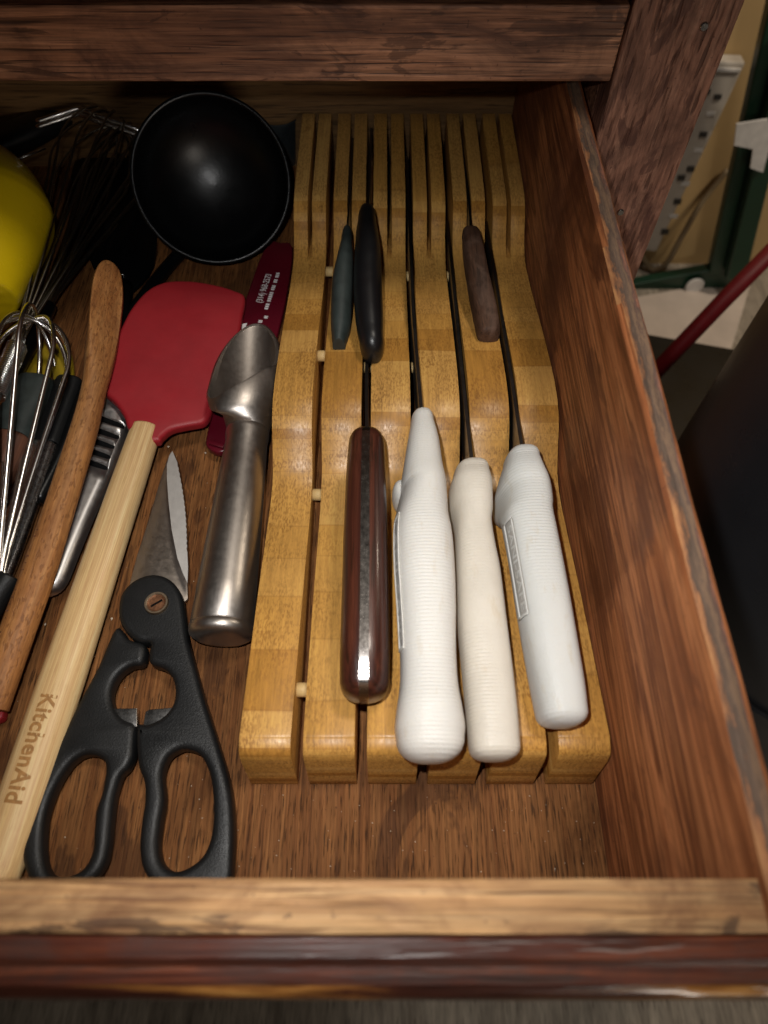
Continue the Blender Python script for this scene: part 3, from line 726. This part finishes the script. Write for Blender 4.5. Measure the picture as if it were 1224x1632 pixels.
# ------------------------------------------------------------------ ice cream scoop
ic = thing('ice_cream_scoop', 'dull cast aluminium ice cream scoop beside the bamboo block', 'ice cream scoop', P(380, 800, 0))
rim = [(331,629,2.9),(337,604,2.7),(346,578,2.45),(358,555,2.2),(374,535,2.0),(392,521,1.85),(408,516,1.8),(424,521,1.85),(436,535,2.0),(443,553,2.2),(444,572,2.55),(437,582,3.05),(420,588,3.35),(400,600,3.55),(378,613,3.6),(355,626,3.45),(340,635,3.15)]
rim3 = smooth_loop([tuple(P(r[0], r[1], r[2] + 0.45)) for r in rim], 3); nr = len(rim3)
rc = Vector((0, 0, 0))
for q in rim3: rc += Vector(q) / nr
bot = P(392, 572, 0.9)
def ang_ring(c, xr, yr, normal_frame=None):
    return None
rs = []
for f_, k_ in ((0.02, 1.0), (0.25, 0.97), (0.5, 0.86), (0.72, 0.66), (0.88, 0.38), (0.97, 0.12)):
    ring = []
    for q in rim3:
        q = Vector(q); base = bot.lerp(q, f_); base.z = q.z + (bot.z - q.z) * k_
        ring.append(base)
    rs.append(ring)
rs.append([Vector(q) for q in rim3])
# outside of the bowl down to the neck, then along the handle: rings around the axis, matched by angle seen from the neck
ax0, ax1 = P(395, 690, 2.1), P(352, 1012, 1.75)
axd = (ax1 - ax0).normalized(); fx = axd.cross(Z).normalized(); fz = fx.cross(axd) * -1
if fz.z < 0: fz = -fz
angs = []
c2 = rc.copy()
for q in rim3:
    d = Vector(q) - c2; angs.append(math.atan2(d.dot(fz) * 1.0 + d.dot(-axd) * -0.9, d.dot(fx)))
# unwrap to monotone order
un = [angs[0]]
for a in angs[1:]:
    while a - un[-1] > math.pi: a -= 2 * math.pi
    while a - un[-1] < -math.pi: a += 2 * math.pi
    un.append(a)
sgn = 1 if un[-1] > un[0] else -1
un = [un[0] + sgn * 2 * math.pi * i / nr for i in range(nr)]
def ring_at(c, r, rz=None):
    return [c + fx * math.cos(a) * r + fz * math.sin(a) * (rz or r) for a in un]
neck = ring_at(ax0, 0.0112)
out1 = [Vector(q) + (Vector(q) - rc).normalized() * 0.0014 + Vector((0, 0, -0.0006)) for q in rim3]
rs.append(out1)
for t, push in ((0.3, 0.16), (0.55, 0.16), (0.8, 0.08)):
    ring = []
    for a, b in zip(out1, neck):
        q = a.lerp(b, t); c = rc.lerp(ax0, t)
        q = c + (q - c) * (1 + push); q.z = max(q.z, 0.003); ring.append(q)
    rs.append(ring)
rings('bowl', rs + [neck], MAT['alu'], ic, auto=55)
L = (ax1 - ax0).length
hs = []
for t, r in ((-0.02, .0108), (0.0, 0.0117), (0.02, 0.0118), (0.06, 0.0112), (0.2, 0.0118), (0.4, 0.0127), (0.6, 0.0135), (0.8, 0.0142), (0.955, 0.0148), (0.962, 0.0143), (0.968, 0.0150), (0.99, 0.0150), (1.005, 0.0144), (1.018, 0.012), (1.024, 0.007), (1.026, 0.001)):
    hs.append(ring_at(ax0 + axd * L * t, r))
rings('handle', hs, MAT['alu'], ic, auto=50)

# ------------------------------------------------------------------ red spatula with bamboo handle
sp = thing('spatula', 'red silicone spatula with a pale bamboo handle', 'spatula', P(150, 950, 0))
j0 = P(228, 695, 1.75); hp = P(290, 480, 2.1); sd = (hp - j0).normalized()
nrm = Vector((1, 0, 0)).cross(sd).normalized()
if nrm.z < 0: nrm = -nrm
nrm = (nrm + Vector((0.13, 0, 0))).normalized()
def z2(pts): return [(0.3758 * a, 420 + 0.3758 * b) for a, b in pts]
head = [(740,88),(830,90),(930,108),(1000,130),(1040,155),(1030,230),(1012,330),(965,430),(915,550),(905,620),(875,682),(800,700),(735,715),(695,745),(676,765),(610,760),(548,712),(530,660),(490,600),(442,553),(428,500),(440,450),(480,370),(520,280),(560,205),(620,135),(680,100)]
plate('head', [z2(head)], j0, nrm, 0.0075, 0.0025, MAT['red'], sp, 4, 50, 4)
h0, h1 = P(-14, 1420, 0.95), P(233, 684, 1.6)
mw = frame(h0, h1); L = (h1 - h0).length
loft_y('handle', [(0, 0, 0, 0.0030, 0.0025), (0.0008, 0, 0, 0.0065, 0.005), (0.003, 0, 0, 0.0088, 0.0070), (0.02, 0, 0, 0.0100, 0.0080), (0.08, 0, 0, 0.0102, 0.0082), (L * 0.55, 0, 0, 0.0096, 0.0080), (L * 0.85, 0, 0, 0.0088, 0.0078), (L - 0.003, 0, 0, 0.0082, 0.0075), (L, 0, 0, 0.0078, 0.007)], MAT['bamboo_h'], sp, Matrix.Translation(P(150, 950, 0)).inverted() @ Matrix.Translation(P(150, 950, 0)) @ mw, 36, 2.2)
tm = text_mesh('KitchenAid', 0.0102, 0.0, 0.00030, 1.06)
tc = mw.inverted() @ P(47, 1190, 1.8); ymid = tc.y
want = (mw.inverted() @ P(78, 1105, 1.8) - mw.inverted() @ P(17, 1277, 1.8)).length
xs = [v.co.x for v in tm.vertices]; kx = want / (max(xs) - min(xs))
bm = bmesh.new(); bm.from_mesh(tm); bmesh.ops.subdivide_edges(bm, edges=[e for e in bm.edges if e.calc_length() > 0.0015], cuts=2); bmesh.ops.triangulate(bm, faces=bm.faces); bm.to_mesh(tm); bm.free()
for v in tm.vertices:
    x, y = v.co.x * kx, v.co.y
    lx, ly = y + 0.0002, ymid - x
    lz = 0.0081 * (1 - min(abs(lx) / 0.01015, 0.99) ** 2.2) ** (1 / 2.2) + 0.00012
    v.co = (lx, ly, lz)
fin('lettering', tm, MAT['burn'], sp, False, mw)

# ------------------------------------------------------------------ maroon promotional strip with print
mo = thing('jar_opener', 'dark maroon plastic strip with white printed phone number under the scoop', 'opener', P(390, 560, 0))
mpl = at_z(0.6)
plate('body', [[(424,396),(446,391),(467,398),(458,470),(447,520),(425,600),(392,690),(356,724),(332,716),(330,700),(338,668),(360,590),(386,500)]], mpl, Z, 0.005, 0.0012, MAT['maroon'], mo, 3, 40)
plate('rim_ridge', [[(334,700),(358,708),(356,715),(333,708)]], at_z(0.95), Z, 0.002, 0.0004, MAT['maroon'], mo, 1, 40)
def flat_text(body, ua, va, ub, vb, zc, hgt, parent, mat):
    a, b = P(ua, va, zc), P(ub, vb, zc)
    t = text_mesh(body, hgt, 0.0, 0.00008)
    xs = [v.co.x for v in t.vertices]; k = (b - a).length / (max(xs) - min(xs))
    for v in t.vertices: v.co.x *= k
    x = (b - a).normalized(); y = Z.cross(x); m = (a + b) / 2
    return fin('lettering', t, mat, parent, False, Matrix(((x.x, y.x, 0, m.x), (x.y, y.y, 0, m.y), (x.z, y.z, 1, m.z), (0, 0, 0, 1))))
flat_text('(314) 968-2573', 413, 482, 429, 437, 0.87, 0.0058, mo, MAT['print'])
# second, unreadable printed line: short bars where its words stand
V = []; F = []
a, b = P(424, 493, 0.87), P(444, 433, 0.87)
for t0, t1 in ((0, .16), (.20, .46), (.50, .64), (.70, .80), (.84, .98), (-.34, -.27), (-.22, -.15)):
    q0, q1 = a.lerp(b, t0), a.lerp(b, t1); d = (b - a).normalized(); s = Z.cross(d) * 0.0012
    off = Z.cross(d) * (0.0 if t0 >= 0 else 0.001 * (1 if t0 < -.3 else -1.6))
    nb = max(2, int((t1 - t0) / 0.045))
    for i in range(nb):
        r0, r1 = q0.lerp(q1, i / nb), q0.lerp(q1, (i + 0.78) / nb)
        k = len(V); V += [r0 - s + off, r1 - s + off, r1 + s + off, r0 + s + off]; F.append((k, k+1, k+2, k+3))
mesh('small_print', V, F, MAT['print'], mo)
plate('logo_patch', [[(384,517),(394,515),(390,526),(382,528)]], at_z(0.87), Z, 0.0003, 0.0, MAT['print'], mo, 1)

# ------------------------------------------------------------------ wooden spoon
ws = thing('wooden_spoon', 'old brown wooden spoon lying on its edge beside the red spatula', 'wooden spoon', P(80, 800, 0))
s0, s1 = P(-16, 1130, 1.5), P(152, 620, 3.3)
mw = frame(s0, s1); L = (s1 - s0).length; mi = mw.inverted()
def ly(u, v, z): return (mi @ P(u, v, z)).y
# stations: pixel on the axis, height, half width, half thickness, hollow on the right cheek
spst = []
for u, v, z, rx, rz, hol in ((-16, 1130, 1.5, .0082, .0075, 0), (30, 1000, 2.0, .0083, .0076, 0), (66, 900, 2.35, .0081, .0075, 0), (128, 705, 3.0, .0074, .0072, 0), (143, 650, 3.2, .0068, .0074, 0),
                          (151, 615, 3.35, .0066, .0085, .1), (157, 585, 3.4, .0074, .0120, .35), (163, 545, 3.5, .0088, .0160, .6), (168, 505, 3.6, .0093, .0180, .7), (172, 470, 3.7, .0090, .0175, .6), (175, 445, 3.9, .0074, .0135, .45), (177, 430, 4.1, .0052, .0085, .2), (178, 424, 4.2, .0026, .004, 0), (178, 422, 4.25, .0005, .001, 0)):
    q = mi @ P(u, v, z); spst.append((q.x, q.y, q.z, rx * .92, rz * .92, hol))
rs = []
for x, y, z, rx, rz, hol in interp(spst, 5):
    ring = []
    for i in range(40):
        a = 2 * math.pi * i / 40; c, s_ = math.cos(a), math.sin(a)
        pp = 2.0 - 0.85 * min(hol * 1.5, 1)
        xx = rx * 1.06 * math.copysign(abs(c) ** (2 / pp), c); zz = rz * math.copysign(abs(s_) ** (2 / pp), s_)
        if c > 0 and s_ > 0: xx *= 1 - 0.25 * hol * math.sin(math.pi * s_)
        ring.append((x + xx - zz * 0.10 * min(hol * 1.5, 1), y, z + zz))
    rs.append(ring)
rings('body', rs, MAT['spoon'], ws, mw, auto=42)
V = []; F = []
rnd = random.Random(5)
for i in range(16):
    y = ly(62, 850, 2.7) - i * 0.0034
    if i in (3, 8): continue
    wd, ln = rnd.uniform(.0012, .0026), rnd.uniform(.0004, .0009)
    cx = rnd.uniform(-.0012, .0004)
    zz = 0.00745
    k = len(V); V += [(cx - wd, y, zz - .00018), (cx + wd, y, zz - .00018), (cx + wd, y + ln, zz - .00018), (cx - wd, y + ln, zz - .00018)]; F.append((k, k+1, k+2, k+3))
MAT['stamp'] = plain('stamped_mark', (0.10, 0.034, 0.010), 0.8, var=0.4, scale=900)
mesh('stamped_marks', V, F, MAT['stamp'], ws, False, mw)

# ------------------------------------------------------------------ slotted steel utensil between spoon and spatula
tu = thing('slotted_utensil', 'stainless steel utensil with five slots between the spoon and the spatula', 'utensil', P(130, 800, 0))
def zz4(pts): return [(0.2206 * a, 460 + 0.2206 * b) for a, b in pts]
outl = [(150, 622), (185, 628), (202, 645), (205, 668), (198, 705), (180, 755), (150, 822), (122, 890), (106, 928), (88, 945), (64, 950), (44, 940), (38, 915), (55, 865), (90, 780), (120, 700), (135, 640)]
slots = []
for cx, cy in ((172, 672), (164, 690), (157, 706), (151, 722), (146, 739)):
    dx, dy = 22, 7.5; nx, ny = -dy * .24, dx * .24
    slots.append([(cx - dx + nx, cy - dy + ny), (cx + nx, cy + ny), (cx + dx + nx*.8, cy + dy + ny*.8), (cx + dx + 4, cy + dy + 1.5), (cx + dx - nx*.8, cy + dy - ny*.8), (cx - nx, cy - ny), (cx - dx - nx, cy - dy - ny), (cx - dx - 4, cy - dy - 1.5)])
pb = P(120, 790, 1.2); nb_ = Vector((0.10, 0.0, 1)).normalized()
tb = plate('body', [outl], pb, nb_, 0.011, 0.0045, MAT['satin'], tu, 3, 60, 5)
cutters = []
for sl in slots:
    cutters.append(plate('cutter', [sl], pb + Vector((0, 0, 0.004)), nb_, 0.012, 0.0, None, None, 2))
for c_ in cutters:
    md = tb.modifiers.new('slot', 'BOOLEAN'); md.object = c_; md.operation = 'DIFFERENCE'; md.solver = 'EXACT'
dg = bpy.context.evaluated_depsgraph_get(); me = bpy.data.meshes.new_from_object(tb.evaluated_get(dg))
tb.modifiers.clear(); tb.data = me
for c_ in cutters: bpy.data.objects.remove(c_)
for sl in slots:
    plate('slot_shade', [sl], pb + nb_ * 0.0032, nb_, 0.0006, 0.0, MAT['nylon'], tu, 2)  # black plates stand in for the shade inside the slots

# ------------------------------------------------------------------ whisks
def whisk_wires(parent, mw, L, Rw, nl, r, mat, name='wire', peak=0.72, seed=1):
    rnd = random.Random(seed)
    for i in range(nl):
        th = math.pi * i / nl + rnd.uniform(-.1, .1); sc_ = rnd.uniform(.9, 1.05); ln = L * rnd.uniform(.95, 1.02)
        pts = []
        for k in range(41):
            s = -1 + 2 * k / 40
            q = 1 - abs(s)                      # 0 at the ferrule, 1 at the apex
            yy = ln * math.sin(min(q * 1.02, 1) * math.pi / 2) ** 0.92
            f = yy / ln
            rr = Rw * sc_ * (math.sin(math.pi * f ** 1.35) if f < peak else 0)
            # teardrop: grow along the length and close in a round nose
            rr = Rw * sc_ * (f / peak) ** 1.15 if f < peak else Rw * sc_ * math.sqrt(max(0, 1 - ((f - peak) / (1 - peak)) ** 2))
            rr = max(rr, 0.0016)
            if k == 20: rr = 0
            pts.append((math.copysign(rr, s) * math.cos(th), yy, math.copysign(rr, s) * math.sin(th) + (0.0006 * i)))
        tube(name, [Vector(p) for p in interp(pts, 2)], r, mat, parent, 8, False, mw)
wk = thing('whisk', 'bright balloon whisk with thick steel wires in front of the wooden spoon', 'whisk', P(30, 800, 0))
f0, f1 = P(-6, 950, 2.2), P(58, 502, 3.6)
mw = frame(f0, f1); L = (f1 - f0).length
whisk_wires(wk, mw, L, 0.0235, 5, 0.0013, MAT['chrome'], seed=4, peak=0.80)
loft_y('handle', [(-0.10, 0, 0, .006, .006), (-0.09, 0, 0, .009, .009), (-0.02, 0, 0, .0075, .0075), (-0.004, 0, 0, .0060, .006), (0.006, 0, 0, .0052, .0052), (0.007, 0, 0, .004, .004)], MAT['black'], wk, frame(f0 + (f0 - P(-75, 1050, 1.6)).normalized() * 0.004, f0 * 2 - P(-75, 1050, 1.6)), 20, 2)
w2 = thing('whisk', 'dark wire whisk with a coiled spring handle behind the bright whisk', 'whisk', P(60, 500, 0))
g0, g1 = P(24, 560, 3.0), P(185, 190, 3.2)
mw = frame(g0, g1); L = (g1 - g0).length
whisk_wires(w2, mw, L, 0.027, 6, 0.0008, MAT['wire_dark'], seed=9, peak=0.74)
pts = []
for i in range(26 * 12 + 1):
    a = 2 * math.pi * i / 12; pts.append((0.0052 * math.cos(a), 0.004 - 0.0011 * i / 12 * 1.3, 0.0052 * math.sin(a)))
tube('coil_handle', pts, 0.0006, MAT['chrome'], w2, 6, False, mw)
tube('core_rod', [(0, 0.01, 0), (0, -0.06, 0)], 0.0030, MAT['steel'], w2, 10, False, mw)

w3 = thing('whisk', 'dull thin wire whisk half buried left of the black ladle', 'whisk', P(120, 400, 0))
g0, g1 = P(70, 500, 1.6), P(232, 205, 1.9)
mw = frame(g0, g1); L = (g1 - g0).length
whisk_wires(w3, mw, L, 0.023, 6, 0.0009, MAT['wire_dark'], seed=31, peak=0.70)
loft_y('handle', [(-0.05, 0, 0, .004, .004), (-0.045, 0, 0, .006, .006), (0.004, 0, 0, .0052, .0052), (0.006, 0, 0, .003, .003)], MAT['nylon'], w3, mw, 18, 2)

# ------------------------------------------------------------------ yellow citrus squeezer
ye = thing('citrus_squeezer', 'yellow enamel citrus squeezer at the left edge', 'squeezer', P(20, 400, 0))
ya0, ya1 = P(-34, 484, 4.4), P(-34, 236, 5.0)
mw = frame(ya0, ya1); L = (ya1 - ya0).length; kq = Wd(1, 360, 5.0)
loft_y('bowl', [(0, 0, 0, .010, .010), (.0006, 0, 0, 44*kq, 36*kq), (.003, 0, 0, 56*kq, 48*kq), (L*.12, 0, 0, 70*kq, 60*kq), (L*.32, 0, 0, 97*kq, 84*kq), (L*.44, 0, 0, 111*kq, 95*kq), (L*.49, 0, 0, 113.5*kq, 97*kq), (L*.55, 0, 0, 111*kq, 95*kq),
               (L*.70, 0, 0, 95*kq, 80*kq), (L*.85, 0, 0, 66*kq, 55*kq), (L*.95, 0, 0, 36*kq, 30*kq), (L, 0, 0, .003, .003)], MAT['yellow'], ye, mw, 48, 2.0)
plate('arm', [[(20, 545), (62, 540), (78, 560), (82, 590), (60, 640), (14, 640), (10, 570)]], at_z(1.2), Vector((0, .05, 1)), 0.006, 0.002, MAT['yellowshade'], ye, 3)
plate('arm', [[(84, 560), (110, 556), (118, 600), (110, 650), (92, 645)]], at_z(1.4), Z, 0.006, 0.002, MAT['yellowshade'], ye, 3)

# ------------------------------------------------------------------ black ladle
ld = thing('ladle', 'large black nylon ladle with its bowl facing up', 'ladle', P(338, 330, 0))
lc = P(338, 288, 5.4)
nv = (Vector((0, 0, H)) - lc).normalized(); nv = (nv + Vector((-0.05, -0.02, 0.15))).normalized()
q = nv.to_track_quat('Z', 'Y').to_matrix().to_4x4()
RL = 0.0468
inner = [(RL * math.sin(a), -0.030 * math.cos(a) + 0.0) for a in [R(x) for x in (0.3, 10, 20, 32, 44, 56, 68, 80, 88)]]
outer = [((RL + 0.0022) * math.sin(a), -0.0325 * math.cos(a)) for a in [R(x) for x in (88, 80, 68, 56, 44, 32, 20, 10, 0.3)]]
lathe('bowl', inner + [(RL + 0.0002, 0.0002), (RL + 0.0009, 0.0011), (RL + 0.0022, 0.0012), (RL + 0.0030, 0.0006), (RL + 0.0030, -0.0010)] + outer, MAT['nylon'], ld, Matrix.Translation(lc) @ q, 72, 50)
ha = smooth_path([P(335, 370, 1.4), P(286, 405, 0.55), P(224, 482, 0.55), P(150, 600, 1.1), P(100, 720, 1.0), P(60, 800, 0.9)], 5)
tube('handle', ha, 0.0045, MAT['nylon'], ld, 12)

# ------------------------------------------------------------------ other things buried at the left
bm_ = thing('potato_masher', 'bent chrome wire utensil with a black handle in the far left corner', 'masher', P(100, 200, 0))
a0, a1 = P(-70, 262, 3.4), P(112, 180, 3.6)
mw = frame(a0, a1); L = (a1 - a0).length
loft_y('handle', [(0, 0, 0, .008, .006), (0.01, 0, 0, .012, .008), (L*.5, 0, 0, .0135, .009), (L - .01, 0, 0, .011, .007), (L, 0, 0, .006, .004)], MAT['blackgloss'], bm_, mw, 24, 2.8)
for dv, dz in ((0, 0), (9, -0.5)):
    tube('bent_rod', smooth_path([P(58, 194 + dv, 4.6 + dz), P(92, 183 + dv, 4.75 + dz), P(122, 173 + dv, 4.8 + dz), P(130, 174 + dv, 4.75 + dz), P(160, 186 + dv, 4.4 + dz), P(220, 207 + dv, 3.6 + dz), P(250, 225 + dv, 2.6 + dz)], 4), 0.0017, MAT['chrome'], bm_, 8)
tube('edge_rod', [P(16, 259, 4.2), P(72, 236, 4.2)], 0.0009, MAT['chrome'], bm_, 8)
bt = thing('shade_utensil', 'flat black utensil under the dark whisk wires, its blade also standing in for shade', 'shade_utensil', P(190, 340, 0))
plate('blade', [[(120, 262), (205, 238), (238, 300), (250, 400), (226, 452), (186, 470), (150, 430), (124, 350)]], at_z(0.5), Z, 0.004, 0.001, MAT['nylon'], bt, 3)  # black plate doubles as painted shade on the floor below the wires
tube('handle', smooth_path([P(200, 455, 0.8), P(190, 520, 1.0), P(170, 600, 0.8)], 5), 0.005, MAT['nylon'], bt, 12)
tube('rivet', [P(196, 438, 0.6), P(196, 438, 0.85)], 0.0014, MAT['chrome'], bt, 10)
st_ = thing('steel_handled_utensil', 'polished steel utensil handle under the bright whisk wires', 'utensil', P(40, 780, 0))
a0, a1 = P(-8, 930, 1.0), P(72, 706, 1.3)
mw = frame(a0, a1); L = (a1 - a0).length
loft_y('handle', [(0, 0, 0, .004, .003), (.004, 0, 0, .007, .005), (L*.5, 0, 0, .0078, .0055), (L - .003, 0, 0, .0078, .0055), (L, 0, 0, .0065, .0045)], MAT['steel'], st_, mw, 24, 2.3)
a2 = P(108, 610, 1.2); mw = frame(a1, a2); L = (a2 - a1).length
loft_y('collar', [(0, 0, 0, .0078, .005), (.002, 0, 0, .0086, .0058), (L - .002, 0, 0, .0086, .0055), (L, 0, 0, .0075, .005)], MAT['black'], st_, mw, 20, 2.6)
wh = thing('wood_handled_utensil', 'utensil with a brown wooden grip and black collar at the left edge', 'utensil', P(10, 700, 0))
a0, a1 = P(-30, 800, 1.5), P(16, 694, 1.9)
mw = frame(a0, a1); L = (a1 - a0).length
loft_y('grip', [(0, 0, 0, .008, .006), (L*.5, 0, 0, .0115, .008), (L, 0, 0, .0115, .008)], MAT['darkwood'], wh, mw, 22, 2.5)
a2 = P(58, 606, 2.0); mw = frame(a1, a2); L = (a2 - a1).length
loft_y('collar', [(0, 0, 0, .0112, .0078), (.002, 0, 0, .0118, .0082), (L - .002, 0, 0, .0100, .006), (L, 0, 0, .008, .004)], MAT['greygrip'], wh, mw, 22, 2.8)
cu = thing('plastic_cup', 'smoky plastic cup between the ladle and the bamboo block', 'cup', P(462, 225, 0))
cm = Matrix.Translation(P(452, 252, 0.1))
lathe('wall', [(0.0001, 0.0), (0.013, 0.0), (0.0138, 0.001), (0.0165, 0.034), (0.0172, 0.0345), (0.0170, 0.0355), (0.0155, 0.0350), (0.0128, 0.003), (0.0001, 0.003)], MAT['glass'], cu, cm, 36)
rc_ = thing('clip', 'small red plastic clip peeking in at the left edge', 'clip', P(-5, 1130, 0))
plate('jaw', [[(-40, 1105), (2, 1108), (9, 1130), (4, 1150), (-40, 1155)]], at_z(0.4), Z, 0.006, 0.0015, MAT['red'], rc_, 3)
# crumbs
V = []; F = []
rnd = random.Random(21)
spots = [(327, 722), (268, 712), (178, 986), (72, 995), (921, 1261), (896, 1288), (330, 770)] + [(rnd.uniform(300, 950), rnd.uniform(1262, 1390)) for _ in range(60)] + [(rnd.uniform(20, 360), rnd.uniform(720, 1390)) for _ in range(70)]
for i, (u, v) in enumerate(spots):
    c = P(u, v, 0.05); s = (0.0008 if i < 4 else rnd.uniform(0.00012, 0.00034))
    k = len(V)
    V += [c + Vector((s * rnd.uniform(.6, 1.3), 0, 0)), c + Vector((-s * .9, s * .4, 0)), c + Vector((0, -s * rnd.uniform(.6, 1.2), 0)), c + Vector((0.2 * s, s, 0)), c + Vector((0, 0, s * .8)), c + Vector((0, 0, -s * .8))]
    for t in ((0, 3, 4), (3, 1, 4), (1, 2, 4), (2, 0, 4), (3, 0, 5), (1, 3, 5), (2, 1, 5), (0, 2, 5)): F.append(tuple(k + j for j in t))
tag(mesh('crumbs', V, F, MAT['crumb']), 'tiny pale crumbs scattered on the drawer bottom', 'crumbs', kind='stuff')

# ------------------------------------------------------------------ beyond the drawer on the right
YWL = 1.30
ps_ = thing('power_strip', 'long beige power strip mounted upright on the tan wall', 'power strip', Py(1100, 300, YWL - 0.01))
def wplate(name, loop, y, d, mat, parent, sm=1, bv=0.001): return plate(name, [loop], Vector((0.7, y, 0)), Vector((0, -1, 0)), d, bv, mat, parent, sm)
def plate_y(name, loop, y, d, mat, parent, bv=0.001):
    pts = [Py(u, v, y) for u, v in loop]; n = len(pts)
    V = [p for p in pts] + [p + Vector((0, d, 0)) for p in pts]
    F = [tuple(range(n)), tuple(range(2*n-1, n-1, -1))] + [(i, (i+1) % n, n+(i+1) % n, n+i) for i in range(n)]
    o = mesh(name, V, F, mat, parent)
    if bv: bevel(o, bv, 2)
    return o
plate_y('body', [(1118, 97), (1189, 100), (1046, 402), (982, 395)], YWL - 0.030, 0.029, MAT['beige'], ps_, 0.004)
plate_y('end_frame', [(1128, 108), (1182, 110), (1179, 116), (1124, 114)], YWL - 0.034, 0.004, MAT['tape'], ps_)
for u, v in ((1148, 155), (1125, 215), (1105, 270), (1084, 322), (1064, 370), (1130, 147), (1090, 284)):
    plate_y('socket', [(u - 9, v - 4), (u + 3, v - 4), (u + 1, v + 4), (u - 11, v + 4)], YWL - 0.0325, 0.002, MAT['slotdark'], ps_, 0.0)
for u, v in ((1139, 182), (1119, 240), (1098, 294), (1079, 345)):
    plate_y('button', [(u - 12, v - 3), (u + 2, v - 3), (u + 0, v + 3), (u - 14, v + 3)], YWL - 0.0315, 0.002, MAT['tape'], ps_, 0.0)
tube('curved_strand', smooth_path([Py(1020, 400, YWL - 0.02), Py(1038, 430, YWL - 0.03), Py(1062, 420, YWL - 0.04), Py(1085, 380, YWL - 0.03), Py(1120, 320, YWL - 0.02), Py(1160, 270, YWL - 0.012)], 5), 0.006, MAT['curved_strand'], ps_, 10)  # dark tan tube curving along the wall
gf = thing('green_frame', 'dark green metal frame leaning in front of the tan wall', 'frame', Py(1140, 440, 1.2))
YG = 1.21
def barp(name, a, b, px, y=YG):
    (ua, va), (ub, vb) = a, b
    dx, dy = ub - ua, vb - va; l = math.hypot(dx, dy); nx, ny = -dy / l * px / 2, dx / l * px / 2
    return plate_y(name, [(ua + nx, va + ny), (ub + nx, vb + ny), (ub - nx, vb - ny), (ua - nx, va - ny)], y, 0.025, MAT['green'], gf, 0.003)
barp('post', (1252, -30), (1146, 440), 32)
barp('post', (1268, 60), (1172, 450), 30, YG - 0.03)
barp('crossbar', (990, 474), (1186, 437), 32, YG + 0.005)
tp = tag(plate_y('tape', [(1174, 198), (1224, 190), (1232, 215), (1216, 275), (1196, 268), (1200, 238), (1170, 232)], YG - 0.036, 0.003, MAT['tape'], None, 0.0), 'torn white tape stuck on the green frame post', 'tape')
ft = tag(lathe('felt_pad', [(0.0001, 0.004), (0.018, 0.004), (0.020, 0.002), (0.020, 0.0)], MAT['tape'], None, Matrix.Translation(Py(1107, 455, YG - 0.003)) @ Matrix.Rotation(R(90), 4, 'X'), 24), 'round white felt pad on the green crossbar', 'pad')
fl = [P(u, v, -74.6) for u, v in ((1000, 476), (1200, 440), (1160, 575), (1100, 548), (1010, 545))]
tag(mesh('paper_sheet', fl + [p - Vector((0, 0, .003)) for p in fl], [(0,1,2,3,4), (9,8,7,6,5)] + [(i, (i+1) % 5, 5+(i+1) % 5, 5+i) for i in range(5)], MAT['paper']), 'pale paper sheet lying on the floor below the green frame', 'paper')
def Pd(u, v, s): return Vector((0, 0, H)) + ray(u, v).normalized() * s
tag(tube('broom_pole', [Pd(1275, 355, 1.02), Pd(1150, 482, 0.98), Pd(1000, 640, 0.95)], 0.0105, MAT['redpole'], None, 16), 'red pole leaning diagonally left of the dark bin', 'pole')
bn = thing('trash_bin', 'tall dark grey cylindrical bin standing right of the drawer', 'bin', (0.454, 0.305, -0.75))
bmw = Matrix.Translation((0.454, 0.305, -0.75))
lathe('body', [(0.0001, 0.0), (0.186, 0.0), (0.190, 0.006), (0.190, 0.438), (0.0001, 0.440)], MAT['bin'], bn, bmw, 64)
lathe('band', [(0.0001, 0.4405), (0.193, 0.4405), (0.1955, 0.443), (0.1955, 0.458), (0.193, 0.4605), (0.0001, 0.4605)], MAT['bin'], bn, bmw, 64)
lathe('upper_body', [(0.0001, 0.461), (0.190, 0.461), (0.190, 0.80), (0.184, 0.815), (0.150, 0.822), (0.0001, 0.825)], MAT['bin'], bn, bmw, 64)
cr = thing('crate', 'low black crate on the floor under the red pole', 'crate', (0.42, 0.72, -0.75))
bx = box('body', (-0.24, -0.16, 0.0), (0.22, 0.15, 0.19), MAT['nylon'], cr, 0.006); bx.matrix_parent_inverse = Matrix(); bx.rotation_euler = (0, 0, R(-14))
rm = box('rim', (-0.246, -0.166, 0.1905), (0.226, 0.156, 0.205), MAT['nylon'], cr, 0.004); rm.matrix_parent_inverse = Matrix(); rm.rotation_euler = (0, 0, R(-14))
